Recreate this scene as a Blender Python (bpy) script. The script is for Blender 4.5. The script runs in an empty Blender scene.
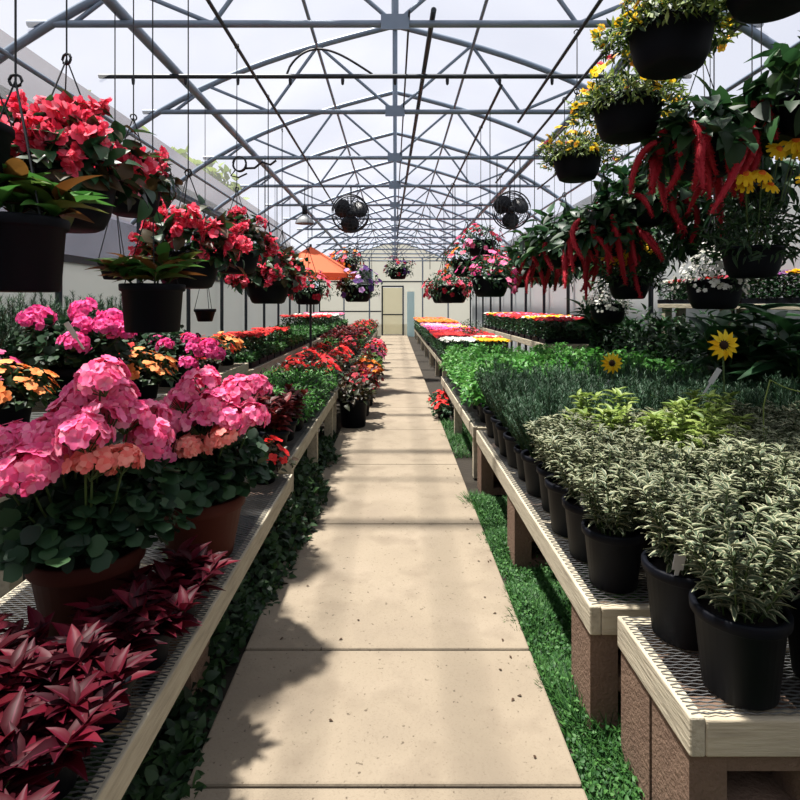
import bpy, math, random
import numpy as np
rng = np.random.default_rng(7)
random.seed(7)
C = bpy.context.scene.collection
PI = math.pi
F, VX, VY, HC = 560.0, 395.0, 304.0, 1.5          # lens in px, vanishing point, eye height

def P(px, py, d):
    return np.array([(px - VX) / F * d, d, HC - (py - VY) / F * d])

# ------------------------------------------------------------------ materials
def lin(h):
    h = h.lstrip('#'); o = []
    for i in (0, 2, 4):
        c = int(h[i:i+2], 16) / 255
        o.append(c / 12.92 if c <= .04045 else ((c + .055) / 1.055) ** 2.4)
    return (*o, 1)

def dim(h, k=.56):
    c = lin(h); return (c[0] * k, c[1] * k, c[2] * k, 1)

def newmat(name):
    m = bpy.data.materials.new(name); m.use_nodes = True
    nt = m.node_tree; nt.nodes.clear()
    out = nt.nodes.new('ShaderNodeOutputMaterial')
    return m, nt, out

def principled(nt, rough=.5, metal=0., spec=.5):
    b = nt.nodes.new('ShaderNodeBsdfPrincipled')
    b.inputs['Roughness'].default_value = rough
    b.inputs['Metallic'].default_value = metal
    b.inputs['Specular IOR Level'].default_value = spec
    return b

def ramp(nt, cols, pos=None, k=.56):
    r = nt.nodes.new('ShaderNodeValToRGB'); e = r.color_ramp.elements
    n = len(cols)
    while len(e) < n: e.new(.5)
    for i, c in enumerate(cols):
        e[i].position = pos[i] if pos else i / max(1, n - 1)
        e[i].color = dim(c, k)
    return r

def noise_mat(name, cols, scale=8., rough=.7, metal=0., spec=.4, bump=0., detail=6., stretch=(1, 1, 1), pos=None, bscale=None, k=.56):
    m, nt, out = newmat(name)
    b = principled(nt, rough, metal, spec)
    tc = nt.nodes.new('ShaderNodeTexCoord'); mp = nt.nodes.new('ShaderNodeMapping')
    mp.inputs['Scale'].default_value = stretch
    nz = nt.nodes.new('ShaderNodeTexNoise'); nz.inputs['Scale'].default_value = scale; nz.inputs['Detail'].default_value = detail
    r = ramp(nt, cols, pos, k)
    L = nt.links.new
    L(tc.outputs['Object'], mp.inputs['Vector']); L(mp.outputs['Vector'], nz.inputs['Vector'])
    L(nz.outputs['Fac'], r.inputs['Fac']); L(r.outputs['Color'], b.inputs['Base Color'])
    if bump:
        n2 = nt.nodes.new('ShaderNodeTexNoise'); n2.inputs['Scale'].default_value = bscale or scale * 4; n2.inputs['Detail'].default_value = 8
        L(mp.outputs['Vector'], n2.inputs['Vector'])
        bp = nt.nodes.new('ShaderNodeBump'); bp.inputs['Strength'].default_value = bump; bp.inputs['Distance'].default_value = .01
        L(n2.outputs['Fac'], bp.inputs['Height']); L(bp.outputs['Normal'], b.inputs['Normal'])
    L(b.outputs['BSDF'], out.inputs['Surface'])
    return m

def leaf_mat(name, cols, rough=.45, transl=.3, edge=None, edge_w=.25, spec=.4, mid=None, k=.56):
    """every leaf / petal gets its own tint (random per island); optional pale margin or midrib across the blade"""
    m, nt, out = newmat(name); L = nt.links.new
    g = nt.nodes.new('ShaderNodeNewGeometry'); r = ramp(nt, cols, None, k)
    L(g.outputs['Random Per Island'], r.inputs['Fac'])
    col = r.outputs['Color']
    if edge or mid:
        uv = nt.nodes.new('ShaderNodeUVMap'); uv.uv_map = 'blade'
        sx = nt.nodes.new('ShaderNodeSeparateXYZ'); L(uv.outputs['UV'], sx.inputs[0])
        s = nt.nodes.new('ShaderNodeMath'); s.operation = 'SUBTRACT'; s.inputs[1].default_value = .5; L(sx.outputs['X'], s.inputs[0])
        a = nt.nodes.new('ShaderNodeMath'); a.operation = 'ABSOLUTE'; L(s.outputs[0], a.inputs[0])
        c = nt.nodes.new('ShaderNodeMath'); c.operation = 'GREATER_THAN' if edge else 'LESS_THAN'
        c.inputs[1].default_value = (.5 - edge_w) if edge else edge_w; L(a.outputs[0], c.inputs[0])
        mx = nt.nodes.new('ShaderNodeMix'); mx.data_type = 'RGBA'
        L(c.outputs[0], mx.inputs[0]); L(col, mx.inputs[6]); mx.inputs[7].default_value = dim(edge or mid)
        col = mx.outputs[2]
    b = principled(nt, rough, 0, spec); L(col, b.inputs['Base Color'])
    t = nt.nodes.new('ShaderNodeBsdfTranslucent'); L(col, t.inputs['Color'])
    mx = nt.nodes.new('ShaderNodeMixShader'); mx.inputs[0].default_value = transl
    L(b.outputs[0], mx.inputs[1]); L(t.outputs[0], mx.inputs[2]); L(mx.outputs[0], out.inputs['Surface'])
    return m

def film_mat(name, tint, clear, diff):
    m, nt, out = newmat(name); L = nt.links.new
    tr = nt.nodes.new('ShaderNodeBsdfTransparent'); tr.inputs[0].default_value = lin(tint)
    tl = nt.nodes.new('ShaderNodeBsdfTranslucent'); tl.inputs[0].default_value = lin(diff)
    df = nt.nodes.new('ShaderNodeBsdfDiffuse'); df.inputs[0].default_value = lin(diff)
    m1 = nt.nodes.new('ShaderNodeMixShader'); m1.inputs[0].default_value = .4
    L(tl.outputs[0], m1.inputs[1]); L(df.outputs[0], m1.inputs[2])
    tc = nt.nodes.new('ShaderNodeTexCoord'); nz = nt.nodes.new('ShaderNodeTexNoise'); nz.inputs['Scale'].default_value = .5; nz.inputs['Detail'].default_value = 4
    L(tc.outputs['Object'], nz.inputs['Vector'])
    mr = nt.nodes.new('ShaderNodeMapRange'); mr.inputs[1].default_value = .3; mr.inputs[2].default_value = .7
    mr.inputs[3].default_value = 1 - clear - .05; mr.inputs[4].default_value = 1 - clear + .05
    L(nz.outputs['Fac'], mr.inputs[0])
    m2 = nt.nodes.new('ShaderNodeMixShader'); L(mr.outputs[0], m2.inputs[0])
    L(tr.outputs[0], m2.inputs[1]); L(m1.outputs[0], m2.inputs[2]); L(m2.outputs[0], out.inputs['Surface'])
    return m

M = {}
M['steel'] = noise_mat('galvanised_steel', ['#6c7988', '#8a98a8'], 6, .45, .25, k=.9)
M['steel_dark'] = noise_mat('dark_steel', ['#30363d', '#424a52'], 6, .5, .3)
M['wire'] = noise_mat('hanger_wire', ['#15181c', '#20242a'], 6, .5)
M['eave'] = noise_mat('eave_metal', ['#6d747c', '#8b9198'], 3, .5, .2)
M['black'] = noise_mat('black_plastic', ['#04070f', '#0a0f1b'], 10, .6, 0, .12)
M['terra'] = noise_mat('terracotta_plastic', ['#6b3228', '#793a2e'], 9, .7, 0, .15, k=.36)
M['soil'] = noise_mat('potting_soil', ['#15100c', '#2c2119'], 60, .95, bump=.6)
M['concrete'] = noise_mat('path_concrete', ['#8c7f70', '#a39682', '#b3a592'], 2.2, .88, bump=.25, bscale=60, spec=.2)
def path_mat():
    m = M['concrete']; nt = m.node_tree; L = nt.links.new
    b = next(n for n in nt.nodes if n.type == 'BSDF_PRINCIPLED'); base = b.inputs['Base Color'].links[0].from_socket
    tc = next(n for n in nt.nodes if n.type == 'TEX_COORD')
    for scale, lo, hi, col, amt in ((55, .66, .72, '#4a3d30', .7), (4.5, .52, .72, '#8b7d6c', .55), (150, .55, .8, '#6a5a4a', .35)):
        n = nt.nodes.new('ShaderNodeTexNoise'); n.inputs['Scale'].default_value = scale; n.inputs['Detail'].default_value = 5; L(tc.outputs['Object'], n.inputs['Vector'])
        r = nt.nodes.new('ShaderNodeMapRange'); r.inputs[1].default_value = lo; r.inputs[2].default_value = hi; r.inputs[4].default_value = amt; L(n.outputs['Fac'], r.inputs[0])
        x = nt.nodes.new('ShaderNodeMix'); x.data_type = 'RGBA'; L(r.outputs[0], x.inputs[0]); L(base, x.inputs[6]); x.inputs[7].default_value = dim(col, .5); base = x.outputs[2]
    L(base, b.inputs['Base Color'])
path_mat()
M['block'] = noise_mat('masonry_block', ['#6b574c', '#86705f'], 14, .95, bump=.7, bscale=90, spec=.1, k=.75)
M['wood'] = noise_mat('weathered_wood', ['#6f695c', '#a39b88', '#b9b19c'], 5, .85, bump=.4, stretch=(9, 1.2, 9), bscale=12, spec=.2, k=.95)
M['wood_end'] = noise_mat('weathered_wood_cross', ['#7d7565', '#a79d88', '#bcb39c'], 5, .85, bump=.4, stretch=(1.2, 9, 9), bscale=12, spec=.2, k=.95)
M['mesh'] = noise_mat('expanded_steel', ['#8a8d90', '#b3b5b6'], 20, .4, .7)
M['dirt'] = noise_mat('ground_soil', ['#1c1914', '#332c22', '#2a2d1c'], 3, .95, bump=.6, bscale=25)
M['white_sheet'] = film_mat('white_wall_sheet', '#ffffff', .05, '#cfd2d2')
M['cream_sheet'] = film_mat('cream_end_sheet', '#fbf7e4', .4, '#f4efd8')
M['film'] = film_mat('roof_film', '#f4f6ff', .9, '#e0e3ec')
M['tag'] = noise_mat('white_tag', ['#e6e6e2', '#f4f4f0'], 5, .5)
M['orange_cloth'] = leaf_mat('orange_cloth', ['#f08058', '#f08058'], .8, .5, k=.95)
M['grey_roof'] = noise_mat('grey_shade_roof', ['#77747f', '#8b8893'], 1.0, .9)
M['blue_panel'] = noise_mat('pale_teal_panel', ['#bfe4e4', '#d4f0ee'], 2, .6, k=.95)
M['fanblack'] = noise_mat('fan_black', ['#14171c', '#22262d'], 8, .4, .2)
M['grey_paint'] = noise_mat('grey_paint', ['#9a9fa3', '#b3b7ba'], 6, .5)
M['hose'] = noise_mat('black_hose', ['#14161a', '#1f2328'], 8, .5)

M['geranium_leaf'] = leaf_mat('geranium_leaf', ['#172e20', '#23422a', '#315234', '#3f6238'], .55, .2, spec=.25)
M['dark_leaf'] = leaf_mat('dark_leaf', ['#1a3825', '#2a5030', '#3a6436'], .45, .25, k=.75)
M['weed_leaf'] = leaf_mat('weed_leaf', ['#17301d', '#2c4f27', '#40642f'], .55, .25)
M['basil'] = leaf_mat('bright_leaf', ['#3f8c38', '#559f43', '#68b24c', '#7fbe5c'], .45, .35)
M['lavender'] = leaf_mat('needle_leaf', ['#284a30', '#386040', '#4a7350'], .6, .2)
M['sage'] = leaf_mat('cream_edged_leaf', ['#3f5236', '#566a46', '#64755c'], .6, .2, edge='#c2c39c', edge_w=.17)
M['lime'] = leaf_mat('lime_leaf', ['#7fa044', '#9db657', '#b3c66c'], .5, .3)
M['burgundy'] = leaf_mat('burgundy_leaf', ['#2c0a16', '#520e1e', '#821428', '#3a0c1c', '#6a1024', '#98203a', '#2a0a1c'], .5, .25, mid='#6a1a34', edge_w=.05, spec=.15, k=.34)
M['coleus'] = leaf_mat('coleus_leaf', ['#4a1418', '#7a1c20', '#a0282a', '#5b2a20'], .5, .25)
M['bronze'] = leaf_mat('bronze_leaf', ['#2a2a1c', '#4a3622', '#3d4a26', '#6a4a30'], .45, .25)
M['canna'] = leaf_mat('broad_leaf', ['#3f7a34', '#5c9a44', '#72461f', '#7d5a2a'], .4, .35)
M['grass'] = leaf_mat('grass_leaf', ['#29562a', '#3a7034', '#4a823a', '#5d9446'], .6, .3)
M['tree'] = leaf_mat('tree_leaf', ['#7f9a3c', '#9ab44c', '#b4c860'], .6, .35)
M['stem'] = leaf_mat('green_stem', ['#4d6a34', '#5f7a3e'], .6, .1)
M['dead'] = leaf_mat('dry_leaf', ['#3d2a1c', '#5a4028'], .8, .1)
FL = {}
def flower_mat(k, cols, tr=.35): FL[k] = leaf_mat(k + '_petal', cols, .6, tr, spec=.2, k=.95)
flower_mat('pink', ['#ea4c86', '#f26a9e', '#f785b0', '#ffa2b8'])
flower_mat('salmon', ['#f87a72', '#fa968c', '#fcae9c'])
flower_mat('magenta', ['#e2388a', '#f0559e', '#f57ab4'])
flower_mat('coral', ['#da2c4a', '#e84662', '#f06a82', '#f694a4'])
flower_mat('red', ['#c41a20', '#d82a2a', '#e8443c'])
flower_mat('orange', ['#e8641e', '#f0862c', '#f6a23c'])
flower_mat('yellow', ['#f0b414', '#f8cc20', '#fbdc40'])
flower_mat('apricot', ['#f0742c', '#f6a440', '#f8c850', '#f2d040'])
flower_mat('peach', ['#ee7434', '#f49456', '#f8b070', '#f08a3c'])
flower_mat('white', ['#dcdcd2', '#f0f0e8'])
flower_mat('lilac', ['#b48cc4', '#cfa8d8', '#c070b8'])
flower_mat('purple', ['#3c2a5c', '#56387a', '#6a3c78'])
flower_mat('crimson', ['#8c1226', '#a81a30', '#c02a3e'])
flower_mat('chenille', ['#8c1622', '#a41e2c', '#b82e3a'], .15)
M['disc'] = noise_mat('flower_disc', ['#2a140a', '#40220e'], 200, .9)

# ------------------------------------------------------------------ mesh building
def nrm(a): return a / np.maximum(np.linalg.norm(a, axis=-1, keepdims=True), 1e-9)

class MB:
    def __init__(s): s.v = []; s.f = []; s.uv = []; s.n = 0; s.mats = []
    def mi(s, m):
        if m not in s.mats: s.mats.append(m)
        return s.mats.index(m)
    def add(s, v, f, m, uv=None, smooth=True):
        v = np.asarray(v, float); f = np.asarray(f, int)
        s.v.append(v); s.f.append((f + s.n, s.mi(m), smooth))
        s.uv.append(np.zeros((len(v), 2)) if uv is None else uv); s.n += len(v)
    def box(s, c, size, m, rz=0, rot=None):
        c = np.array(c, float); h = np.array(size) / 2
        v = np.array([[x, y, z] for x in (-1, 1) for y in (-1, 1) for z in (-1, 1)]) * h
        if rz:
            cz, sz = math.cos(rz), math.sin(rz); v = v @ np.array([[cz, sz, 0], [-sz, cz, 0], [0, 0, 1]])
        if rot is not None: v = v @ np.array(rot).T
        s.add(v + c, [[0, 1, 3, 2], [4, 6, 7, 5], [0, 4, 5, 1], [2, 3, 7, 6], [0, 2, 6, 4], [1, 5, 7, 3]], m, smooth=False)
    def tube(s, pts, r, m, sides=6, closed=False, cap=True):
        p = np.array(pts, float); n = len(p)
        r = np.full(n, r) if np.isscalar(r) else np.array(r)
        if closed: t = nrm(np.roll(p, -1, 0) - np.roll(p, 1, 0))
        else: t = nrm(np.gradient(p, axis=0))
        ref = np.array([0, 0, 1.]) if np.abs(t[:, 2]).mean() < .8 else np.array([1., 0, 0])
        a = nrm(np.cross(t, ref)); b = np.cross(t, a)
        ang = np.arange(sides) * 2 * PI / sides
        v = p[:, None] + r[:, None, None] * (np.cos(ang)[None, :, None] * a[:, None] + np.sin(ang)[None, :, None] * b[:, None])
        f = []
        for i in range(n if closed else n - 1):
            j = (i + 1) % n
            for k in range(sides):
                k2 = (k + 1) % sides
                f.append([i*sides+k, i*sides+k2, j*sides+k2, j*sides+k])
        v = v.reshape(-1, 3)
        s.add(v, f, m)
        if cap and not closed and sides in (4, 6, 8, 10, 12):
            for base in (0, (n - 1) * sides):
                s.add(v[base:base+sides], [list(range(sides))], m, smooth=False)
    def lathe(s, prof, m, seg=24, c=(0, 0, 0), smooth=True):
        pr = np.array(prof, float); n = len(pr); ang = np.arange(seg) * 2 * PI / seg
        v = np.stack([pr[:, 0, None] * np.cos(ang), pr[:, 0, None] * np.sin(ang), np.repeat(pr[:, 1, None], seg, 1)], -1).reshape(-1, 3) + np.array(c)
        f = [[i*seg+k, i*seg+(k+1) % seg, (i+1)*seg+(k+1) % seg, (i+1)*seg+k] for i in range(n-1) for k in range(seg)]
        s.add(v, f, m, smooth=smooth)
    def place(s, T, pos, dirs, nh, L, W, m):
        """many copies of a blade template"""
        tv, tf, tuv = T; n = len(pos)
        y = nrm(dirs); z = nrm(nh - (nh * y).sum(-1, keepdims=True) * y); x = np.cross(y, z)
        L = np.broadcast_to(np.asarray(L, float), (n,)); W = np.broadcast_to(np.asarray(W, float), (n,))
        v = pos[:, None] + (tv[None, :, 0, None] * W[:, None, None]) * x[:, None] + (tv[None, :, 1, None] * L[:, None, None]) * y[:, None] \
            + (tv[None, :, 2, None] * L[:, None, None]) * z[:, None]
        k = len(tv)
        f = (tf[None] + (np.arange(n) * k)[:, None, None]).reshape(-1, tf.shape[1])
        s.add(v.reshape(-1, 3), f, m, np.tile(tuv, (n, 1)))
    def mesh(s, name):
        me = bpy.data.meshes.new(name)
        V = np.concatenate(s.v); UV = np.concatenate(s.uv)
        lv = np.concatenate([f.reshape(-1) for f, _, _ in s.f])
        tot = np.concatenate([np.full(len(f), f.shape[1]) for f, _, _ in s.f])
        mi = np.concatenate([np.full(len(f), a) for f, a, _ in s.f])
        sm = np.concatenate([np.full(len(f), b) for f, _, b in s.f])
        me.vertices.add(len(V)); me.vertices.foreach_set('co', V.astype(np.float32).reshape(-1))
        me.loops.add(len(lv)); me.loops.foreach_set('vertex_index', lv.astype(np.int32))
        me.polygons.add(len(tot))
        me.polygons.foreach_set('loop_start', np.concatenate([[0], np.cumsum(tot)[:-1]]).astype(np.int32))
        me.polygons.foreach_set('material_index', mi.astype(np.int32))
        me.polygons.foreach_set('use_smooth', sm.astype(bool))
        ul = me.uv_layers.new(name='blade'); ul.data.foreach_set('uv', UV[lv].astype(np.float32).reshape(-1))
        for m in s.mats: me.materials.append(m)
        me.update(calc_edges=True); me.validate()
        return me

def blade(k, prof, fold=.1, curl=.2, across=3):
    t = np.linspace(0, 1, k + 1); w = np.maximum(prof(t), .04)
    xs = np.array([-.5, 0, .5]) if across == 3 else np.array([-.5, .5])
    n = len(xs)
    v = np.stack([xs[None] * w[:, None], np.repeat(t[:, None], n, 1), fold * np.abs(xs)[None] * w[:, None] - curl * (t ** 2)[:, None] * np.ones((1, n))], -1).reshape(-1, 3)
    uv = np.stack([np.repeat((xs + .5)[None], k + 1, 0), np.repeat(t[:, None], n, 1)], -1).reshape(-1, 2)
    f = [[i*n+j, i*n+j+1, (i+1)*n+j+1, (i+1)*n+j] for i in range(k) for j in range(n-1)]
    return v, np.array(f), uv
lance = lambda t: np.sin(PI * t ** .75)
ovate = lambda t: np.sin(PI * t ** .62) ** .8
rnd = lambda t: np.sqrt(np.maximum(0, 1 - (2 * t - 1) ** 2))
pet = lambda t: np.sin(PI * np.clip(t * .78 + .06, 0, 1)) ** .9
T_LANCE = blade(4, lance, .25, .3); T_OVATE = blade(4, ovate, .2, .25); T_ROUND = blade(4, rnd, .15, .12)
T_PET = blade(3, pet, .12, .25); T_BIG = blade(7, ovate, .2, .45); T_NEEDLE = blade(1, lambda t: 1 - .6 * t, 0, .0, 2)
T_GRASS = blade(2, lambda t: 1 - .85 * t, 0, .3, 2); T_SMALL = blade(2, lambda t: np.array([.2, 1, .15]), 0, .1, 2)
T_SPAT = blade(4, lambda t: np.array([.25, .5, .95, 1., .45]), .1, .2)

def dome(n, R, H, shell=.55, low=-.1, g=None):
    g = g or rng
    u = g.uniform(low, 1, n); ph = g.uniform(0, 2 * PI, n)
    q = np.sqrt(np.maximum(0, 1 - np.clip(u, -1, 1) ** 2))
    o = np.stack([q * np.cos(ph), q * np.sin(ph), u], -1)
    r = shell + (1 - shell) * g.uniform(0, 1, n) ** .6
    bump = 1 + .12 * np.sin(3 * ph + 2 * u) + .1 * np.sin(5 * ph + 7 * u + 1)
    pos = o * (r * bump)[:, None] * np.array([R, R, H])
    return pos, o

def rv(n): return nrm(rng.normal(size=(n, 3)))

# ------------------------------------------------------------------ objects
def obj(name, me, parent=None, loc=(0, 0, 0), rot=(0, 0, 0), sc=1., label=None, kind=None):
    if isinstance(me, MB): me = me.mesh(name)
    o = bpy.data.objects.new(name, me); C.objects.link(o)
    o.location = loc; o.rotation_euler = rot; o.scale = (sc, sc, sc) if np.isscalar(sc) else sc
    if parent: o.parent = parent
    if label: o['label'] = label
    if kind: o['kind'] = kind
    return o
LONG = []
def tag(o, label, cat, group=None, kind=None):
    if len(label.replace('-',' ').split()) > 16: LONG.append(label)
    o['label'] = label; o['category'] = cat
    if group: o['group'] = group
    if kind: o['kind'] = kind
    return o
def thing(name, label, cat, loc=(0, 0, 0), rz=0, group=None, sc=1.):
    o = bpy.data.objects.new(name, None); C.objects.link(o); o.empty_display_size = .05
    o.location = loc; o.rotation_euler = (0, 0, rz); o.scale = (sc,) * 3
    return tag(o, label, cat, group)
def struct(name, mb):
    o = obj(name, mb); o['kind'] = 'structure'; return o

class Part:
    def __init__(s, name, me, loc=(0, 0, 0), rot=(0, 0, 0), sc=1., label=None, kind=None, kids=()):
        s.name = name; s.me = me.mesh(name) if isinstance(me, MB) else me
        s.loc = tuple(loc); s.rot = rot; s.sc = sc; s.label = label; s.kind = kind; s.kids = kids
    def put(s, parent):
        o = obj(s.name, s.me, parent, s.loc, s.rot, s.sc, s.label, s.kind)
        for k in s.kids: k.put(o)
def put(name, parts, label, cat, loc, rz=None, group=None, sc=1.):
    t = thing(name, label, cat, loc, rng.uniform(0, 6.28) if rz is None else rz, group, sc)
    for p in parts: p.put(t)
    return t
ORD = ['first', 'second', 'third', 'fourth', 'fifth', 'sixth', 'seventh', 'eighth', 'ninth', 'tenth', 'eleventh', 'twelfth', 'thirteenth', 'fourteenth', 'fifteenth', 'sixteenth']

# ------------------------------------------------------------------ the setting
XW, ZE, ZA, ZT = 3.6, 2.6, 4.4, 3.5
def prof(x): x = abs(x); return ZA - .25 * x - .0193 * x ** 3
Y0, Y1 = -4.0, 26.4
b = MB(); b.box((0, 12, -.06), (40, 60, .08), M['dirt']); struct('floor', b)
joints = [-4, -1.1, .3, 1.71, 2.386, 3.75, 5.14, 6.56] + [6.56 + 1.4 * k for k in range(1, 14)] + [26.2]
for i in range(len(joints) - 1):
    a, c = joints[i] + .006, joints[i + 1] - .006
    b = MB(); xl, xr = -.64, .575
    b.box(((xl + xr) / 2, (a + c) / 2, 0), (xr - xl, c - a, .06), M['concrete']); o = struct('path_slab', b)
    bv = o.modifiers.new('bevel', 'BEVEL'); bv.width = .008; bv.segments = 2
xs = np.linspace(-XW, XW, 41); zs = np.array([prof(x) for x in xs]) + .035
def sheet(P0, P1, m):
    n = len(P0); v = np.concatenate([P0, P1]); b = MB()
    b.add(v, [[i, i + 1, n + i + 1, n + i] for i in range(n - 1)], m); return b
struct('ceiling', sheet(np.stack([xs, np.full(41, Y0), zs], -1), np.stack([xs, np.full(41, Y1), zs], -1), M['film']))
for nm, s in (('left', -1), ('right', 1)):
    b = MB(); zw = 2.0 if s < 0 else ZE
    b.box((s * (XW + .02), (Y0 + Y1) / 2, zw / 2 + .01), (.02, Y1 - Y0, zw), M['white_sheet'])
    if s < 0: b.box((s * (XW + .02), (Y0 + Y1) / 2, (zw + ZE) / 2 + .02), (.004, Y1 - Y0, ZE - zw), M['film']); b.box((s * XW, (Y0 + Y1) / 2, zw), (.07, Y1 - Y0, .08), M['steel_dark'])
    struct('wall_' + nm, b)
def gable(y, m, hole=None):
    b = MB(); x0, x1 = (hole or (0, 0))[:2]
    def col(xa, xb, zb):
        xx = np.linspace(xa, xb, 14); n = len(xx)
        v = [(x, y, zb) for x in xx] + [(x, y, prof(x) + .03) for x in xx]
        b.add(v, [[i, i + 1, n + i + 1, n + i] for i in range(n - 1)], m, smooth=False)
    if hole: col(-XW, x0, 0); col(x1, XW, 0); col(x0, x1, hole[2])
    else: col(-XW, XW, 0)
    return b
struct('wall_back', gable(Y1, M['cream_sheet'], (-.62, .42, 2.35)))
struct('wall_front', gable(Y0, M['eave']))  # unseen wall added behind the camera, opaque grey to hold back sky fill
# end door: dark frame, glazed leaf, pale jamb
d = struct('door_1', (lambda b: (b.box((-.12, Y1 + .02, 1.175), (.92, .03, 2.2), M['cream_sheet']), b)[1])(MB()))
b = MB()
for x in (-.6, .38): b.box((x, Y1 - .03, 1.17), (.07, .08, 2.34), M['steel_dark'])
b.box((-.11, Y1 - .03, 2.33), (1.05, .08, .07), M['steel_dark']); b.box((-.11, Y1 - .03, 1.0), (.95, .05, .06), M['steel_dark'])
obj('door_frame', b, d)
b = MB(); b.box((.74, Y1 - .12, 1.03), (.34, .1, 2.1), M['blue_panel']); tag(obj('door_panel', b), 'pale teal upright panel standing right of the far end door', 'panel')
k = 1
for s in (-1, 1):
    for y in np.arange(2.17, 26, 1.83):
        b = MB(); b.tube([(s * 3.5, y, 0), (s * 3.5, y, 2.75)], .035, M['steel_dark'], 8); struct('trim_%d' % k, b); k += 1
for x in (-2.4, -1.2, 1.3, 2.5):
    b = MB(); b.box((x, Y1 - .04, 1.75), (.06, .06, 3.5 + (.4 if abs(x) < 1.4 else .0)), M['steel']); struct('trim_%d' % k, b); k += 1
for z in (1.15, 2.55):
    b = MB(); b.box((0 if z > 2 else -2.1, Y1 - .04, z), (7.1 if z > 2 else 2.9, .05, .06), M['steel_dark']); struct('trim_%d' % k, b); k += 1

# roof trusses
def bar(p, q, r, m, sides=8):
    b = MB(); b.tube([p, q], r, m, sides); return b
tr = []
xx = np.linspace(-XW, XW, 33)
b = MB(); b.tube([(x, 0, prof(x)) for x in xx], .032, M['steel'], 8); tr.append(Part('rafter', b))
tr.append(Part('tie_bar', bar((-2.62, 0, ZT), (2.62, 0, ZT), .026, M['steel'])))
tr.append(Part('king_post', bar((0, 0, ZT), (0, 0, ZA), .026, M['steel'])))
b = MB(); b.box((0, -.03, ZT), (.2, .012, .11), M['steel']); tr.append(Part('plate', b))
for s in (-1, 1):
    for (xa, xb) in ((0, .8), (1.3, .8), (1.3, 1.95), (2.3, 1.95)):
        tr.append(Part('web', bar((s * xa, 0, ZT), (s * xb, 0, prof(xb)), .016, M['steel'], 6)))
trd = [4.0 + 1.83 * k for k in range(13)]
for k, y in enumerate(trd):
    put('roof_truss', tr, 'grey arched steel roof truss with tie bar, %s counted from the front' % ORD[k], 'roof truss', (0, y, 0), 0, 'steel roof trusses')
def pipe(name, label, p, q, r, m='steel', cat='pipe', group=None):
    return tag(obj(name, bar(p, q, r, M[m])), label, cat, group)
for s, w in ((-1, 'left'), (1, 'right')):
    pipe('roof_pipe', 'thick grey pipe running the length of the house over the %s tie bars' % w, (s * 1.95, 1.5, ZT + .07), (s * 1.95, Y1 - .1, ZT + .07), .04)
    pipe('purlin', 'thin lengthwise roof purlin nearest the ridge on the %s slope' % w, (s * .8, 1.5, prof(.8) - .04), (s * .8, Y1 - .1, prof(.8) - .04), .017)
    pipe('purlin', 'thin lengthwise roof purlin low on the %s slope' % w, (s * 2.75, 1.5, prof(2.75) - .04), (s * 2.75, Y1 - .1, prof(2.75) - .04), .02)
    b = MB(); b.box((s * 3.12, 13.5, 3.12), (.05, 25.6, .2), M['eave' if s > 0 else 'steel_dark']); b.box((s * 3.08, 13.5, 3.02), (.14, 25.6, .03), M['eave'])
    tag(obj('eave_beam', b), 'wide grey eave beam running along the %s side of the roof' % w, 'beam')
pipe('side_pipe', 'dark pipe running along the left side below the eave beam', (-3.3, 1.5, 2.74), (-3.3, Y1 - .1, 2.74), .04, 'steel_dark')
pipe('ridge_pipe', 'grey ridge pipe along the top of the roof', (0, 1.5, ZA - .05), (0, Y1 - .1, ZA - .05), .022)
pipe('gas_pipe', 'dark pipe running down the middle of the roof just right of the king posts', (.27, 3.9, ZT + .05), (.05, 18, ZT + .05), .02, 'steel_dark')
pipe('cable', 'thin black cable left of the dark middle roof pipe', (.1, 3.9, ZT + .04), (.04, 15, ZT + .04), .008, 'wire', 'cable')
b = MB(); b.tube([(-2.6, 4.92, 3.5), (2.6, 4.92, 3.5)], .02, M['steel_dark'], 6)
t = tag(obj('irrigation_pipe', b), 'thin dark irrigation pipe crossing the roof between the first two trusses', 'pipe')
b = MB()
q = np.linspace(0, 1, 30); b.tube(np.stack([-.95 + .75 * q, 4.92 + 0 * q, 3.52 + .22 * np.sin(PI * q ** .7)], -1), .01, M['hose'], 6)
obj('feed_hose', b, t)
for x in np.arange(-2.3, 2.4, .46):
    b = MB(); b.lathe([(.0, 3.42), (.012, 3.43), (.016, 3.47), (.008, 3.49)], M['wire'], 8, (x, 4.92, 0)); obj('nozzle', b, t)
RAIL = {-1.2: (1.4, 12), 1.32: (1.8, 6), 1.62: (2.2, 9), 1.88: (2.2, 7), 2.06: (2.2, 4), .95: (5, 13), 2.42: (3.0, 9.5)}
for x, (a, c) in RAIL.items():
    w = {-1.2: 'left hanging begonias', 1.32: 'yellow flowered baskets', 1.62: 'red tasselled baskets', 1.88: 'yellow daisies', 2.06: 'leafy tasselled plant at the right edge', .95: 'far right baskets', 2.42: 'dark leafy baskets'}[x]
    pipe('hanging_rail', 'thin steel rail from which the %s hang' % w, (x, a, 3.45), (x, c, 3.45), .014, 'steel_dark', 'rail')
for i, (px, d, z0) in enumerate([(277, 9.49, 2.5), (312, 9.49, 2.6), (430, 11.3, 2.2), (445, 13.15, 2.1), (497, 7.66, 2.7), (520, 7.66, 2.9), (265, 7.66, 2.2), (455, 9.49, 2.6)]):
    x = (px - VX) / F * d
    pipe('drop_wire', 'thin dark wire dropping from a tie bar, %s from the left' % ORD[[1, 2, 3, 4, 6, 7, 0, 5][i]], (x, d, z0), (x, d, ZT + .03), .007, 'wire', 'wire')

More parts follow.
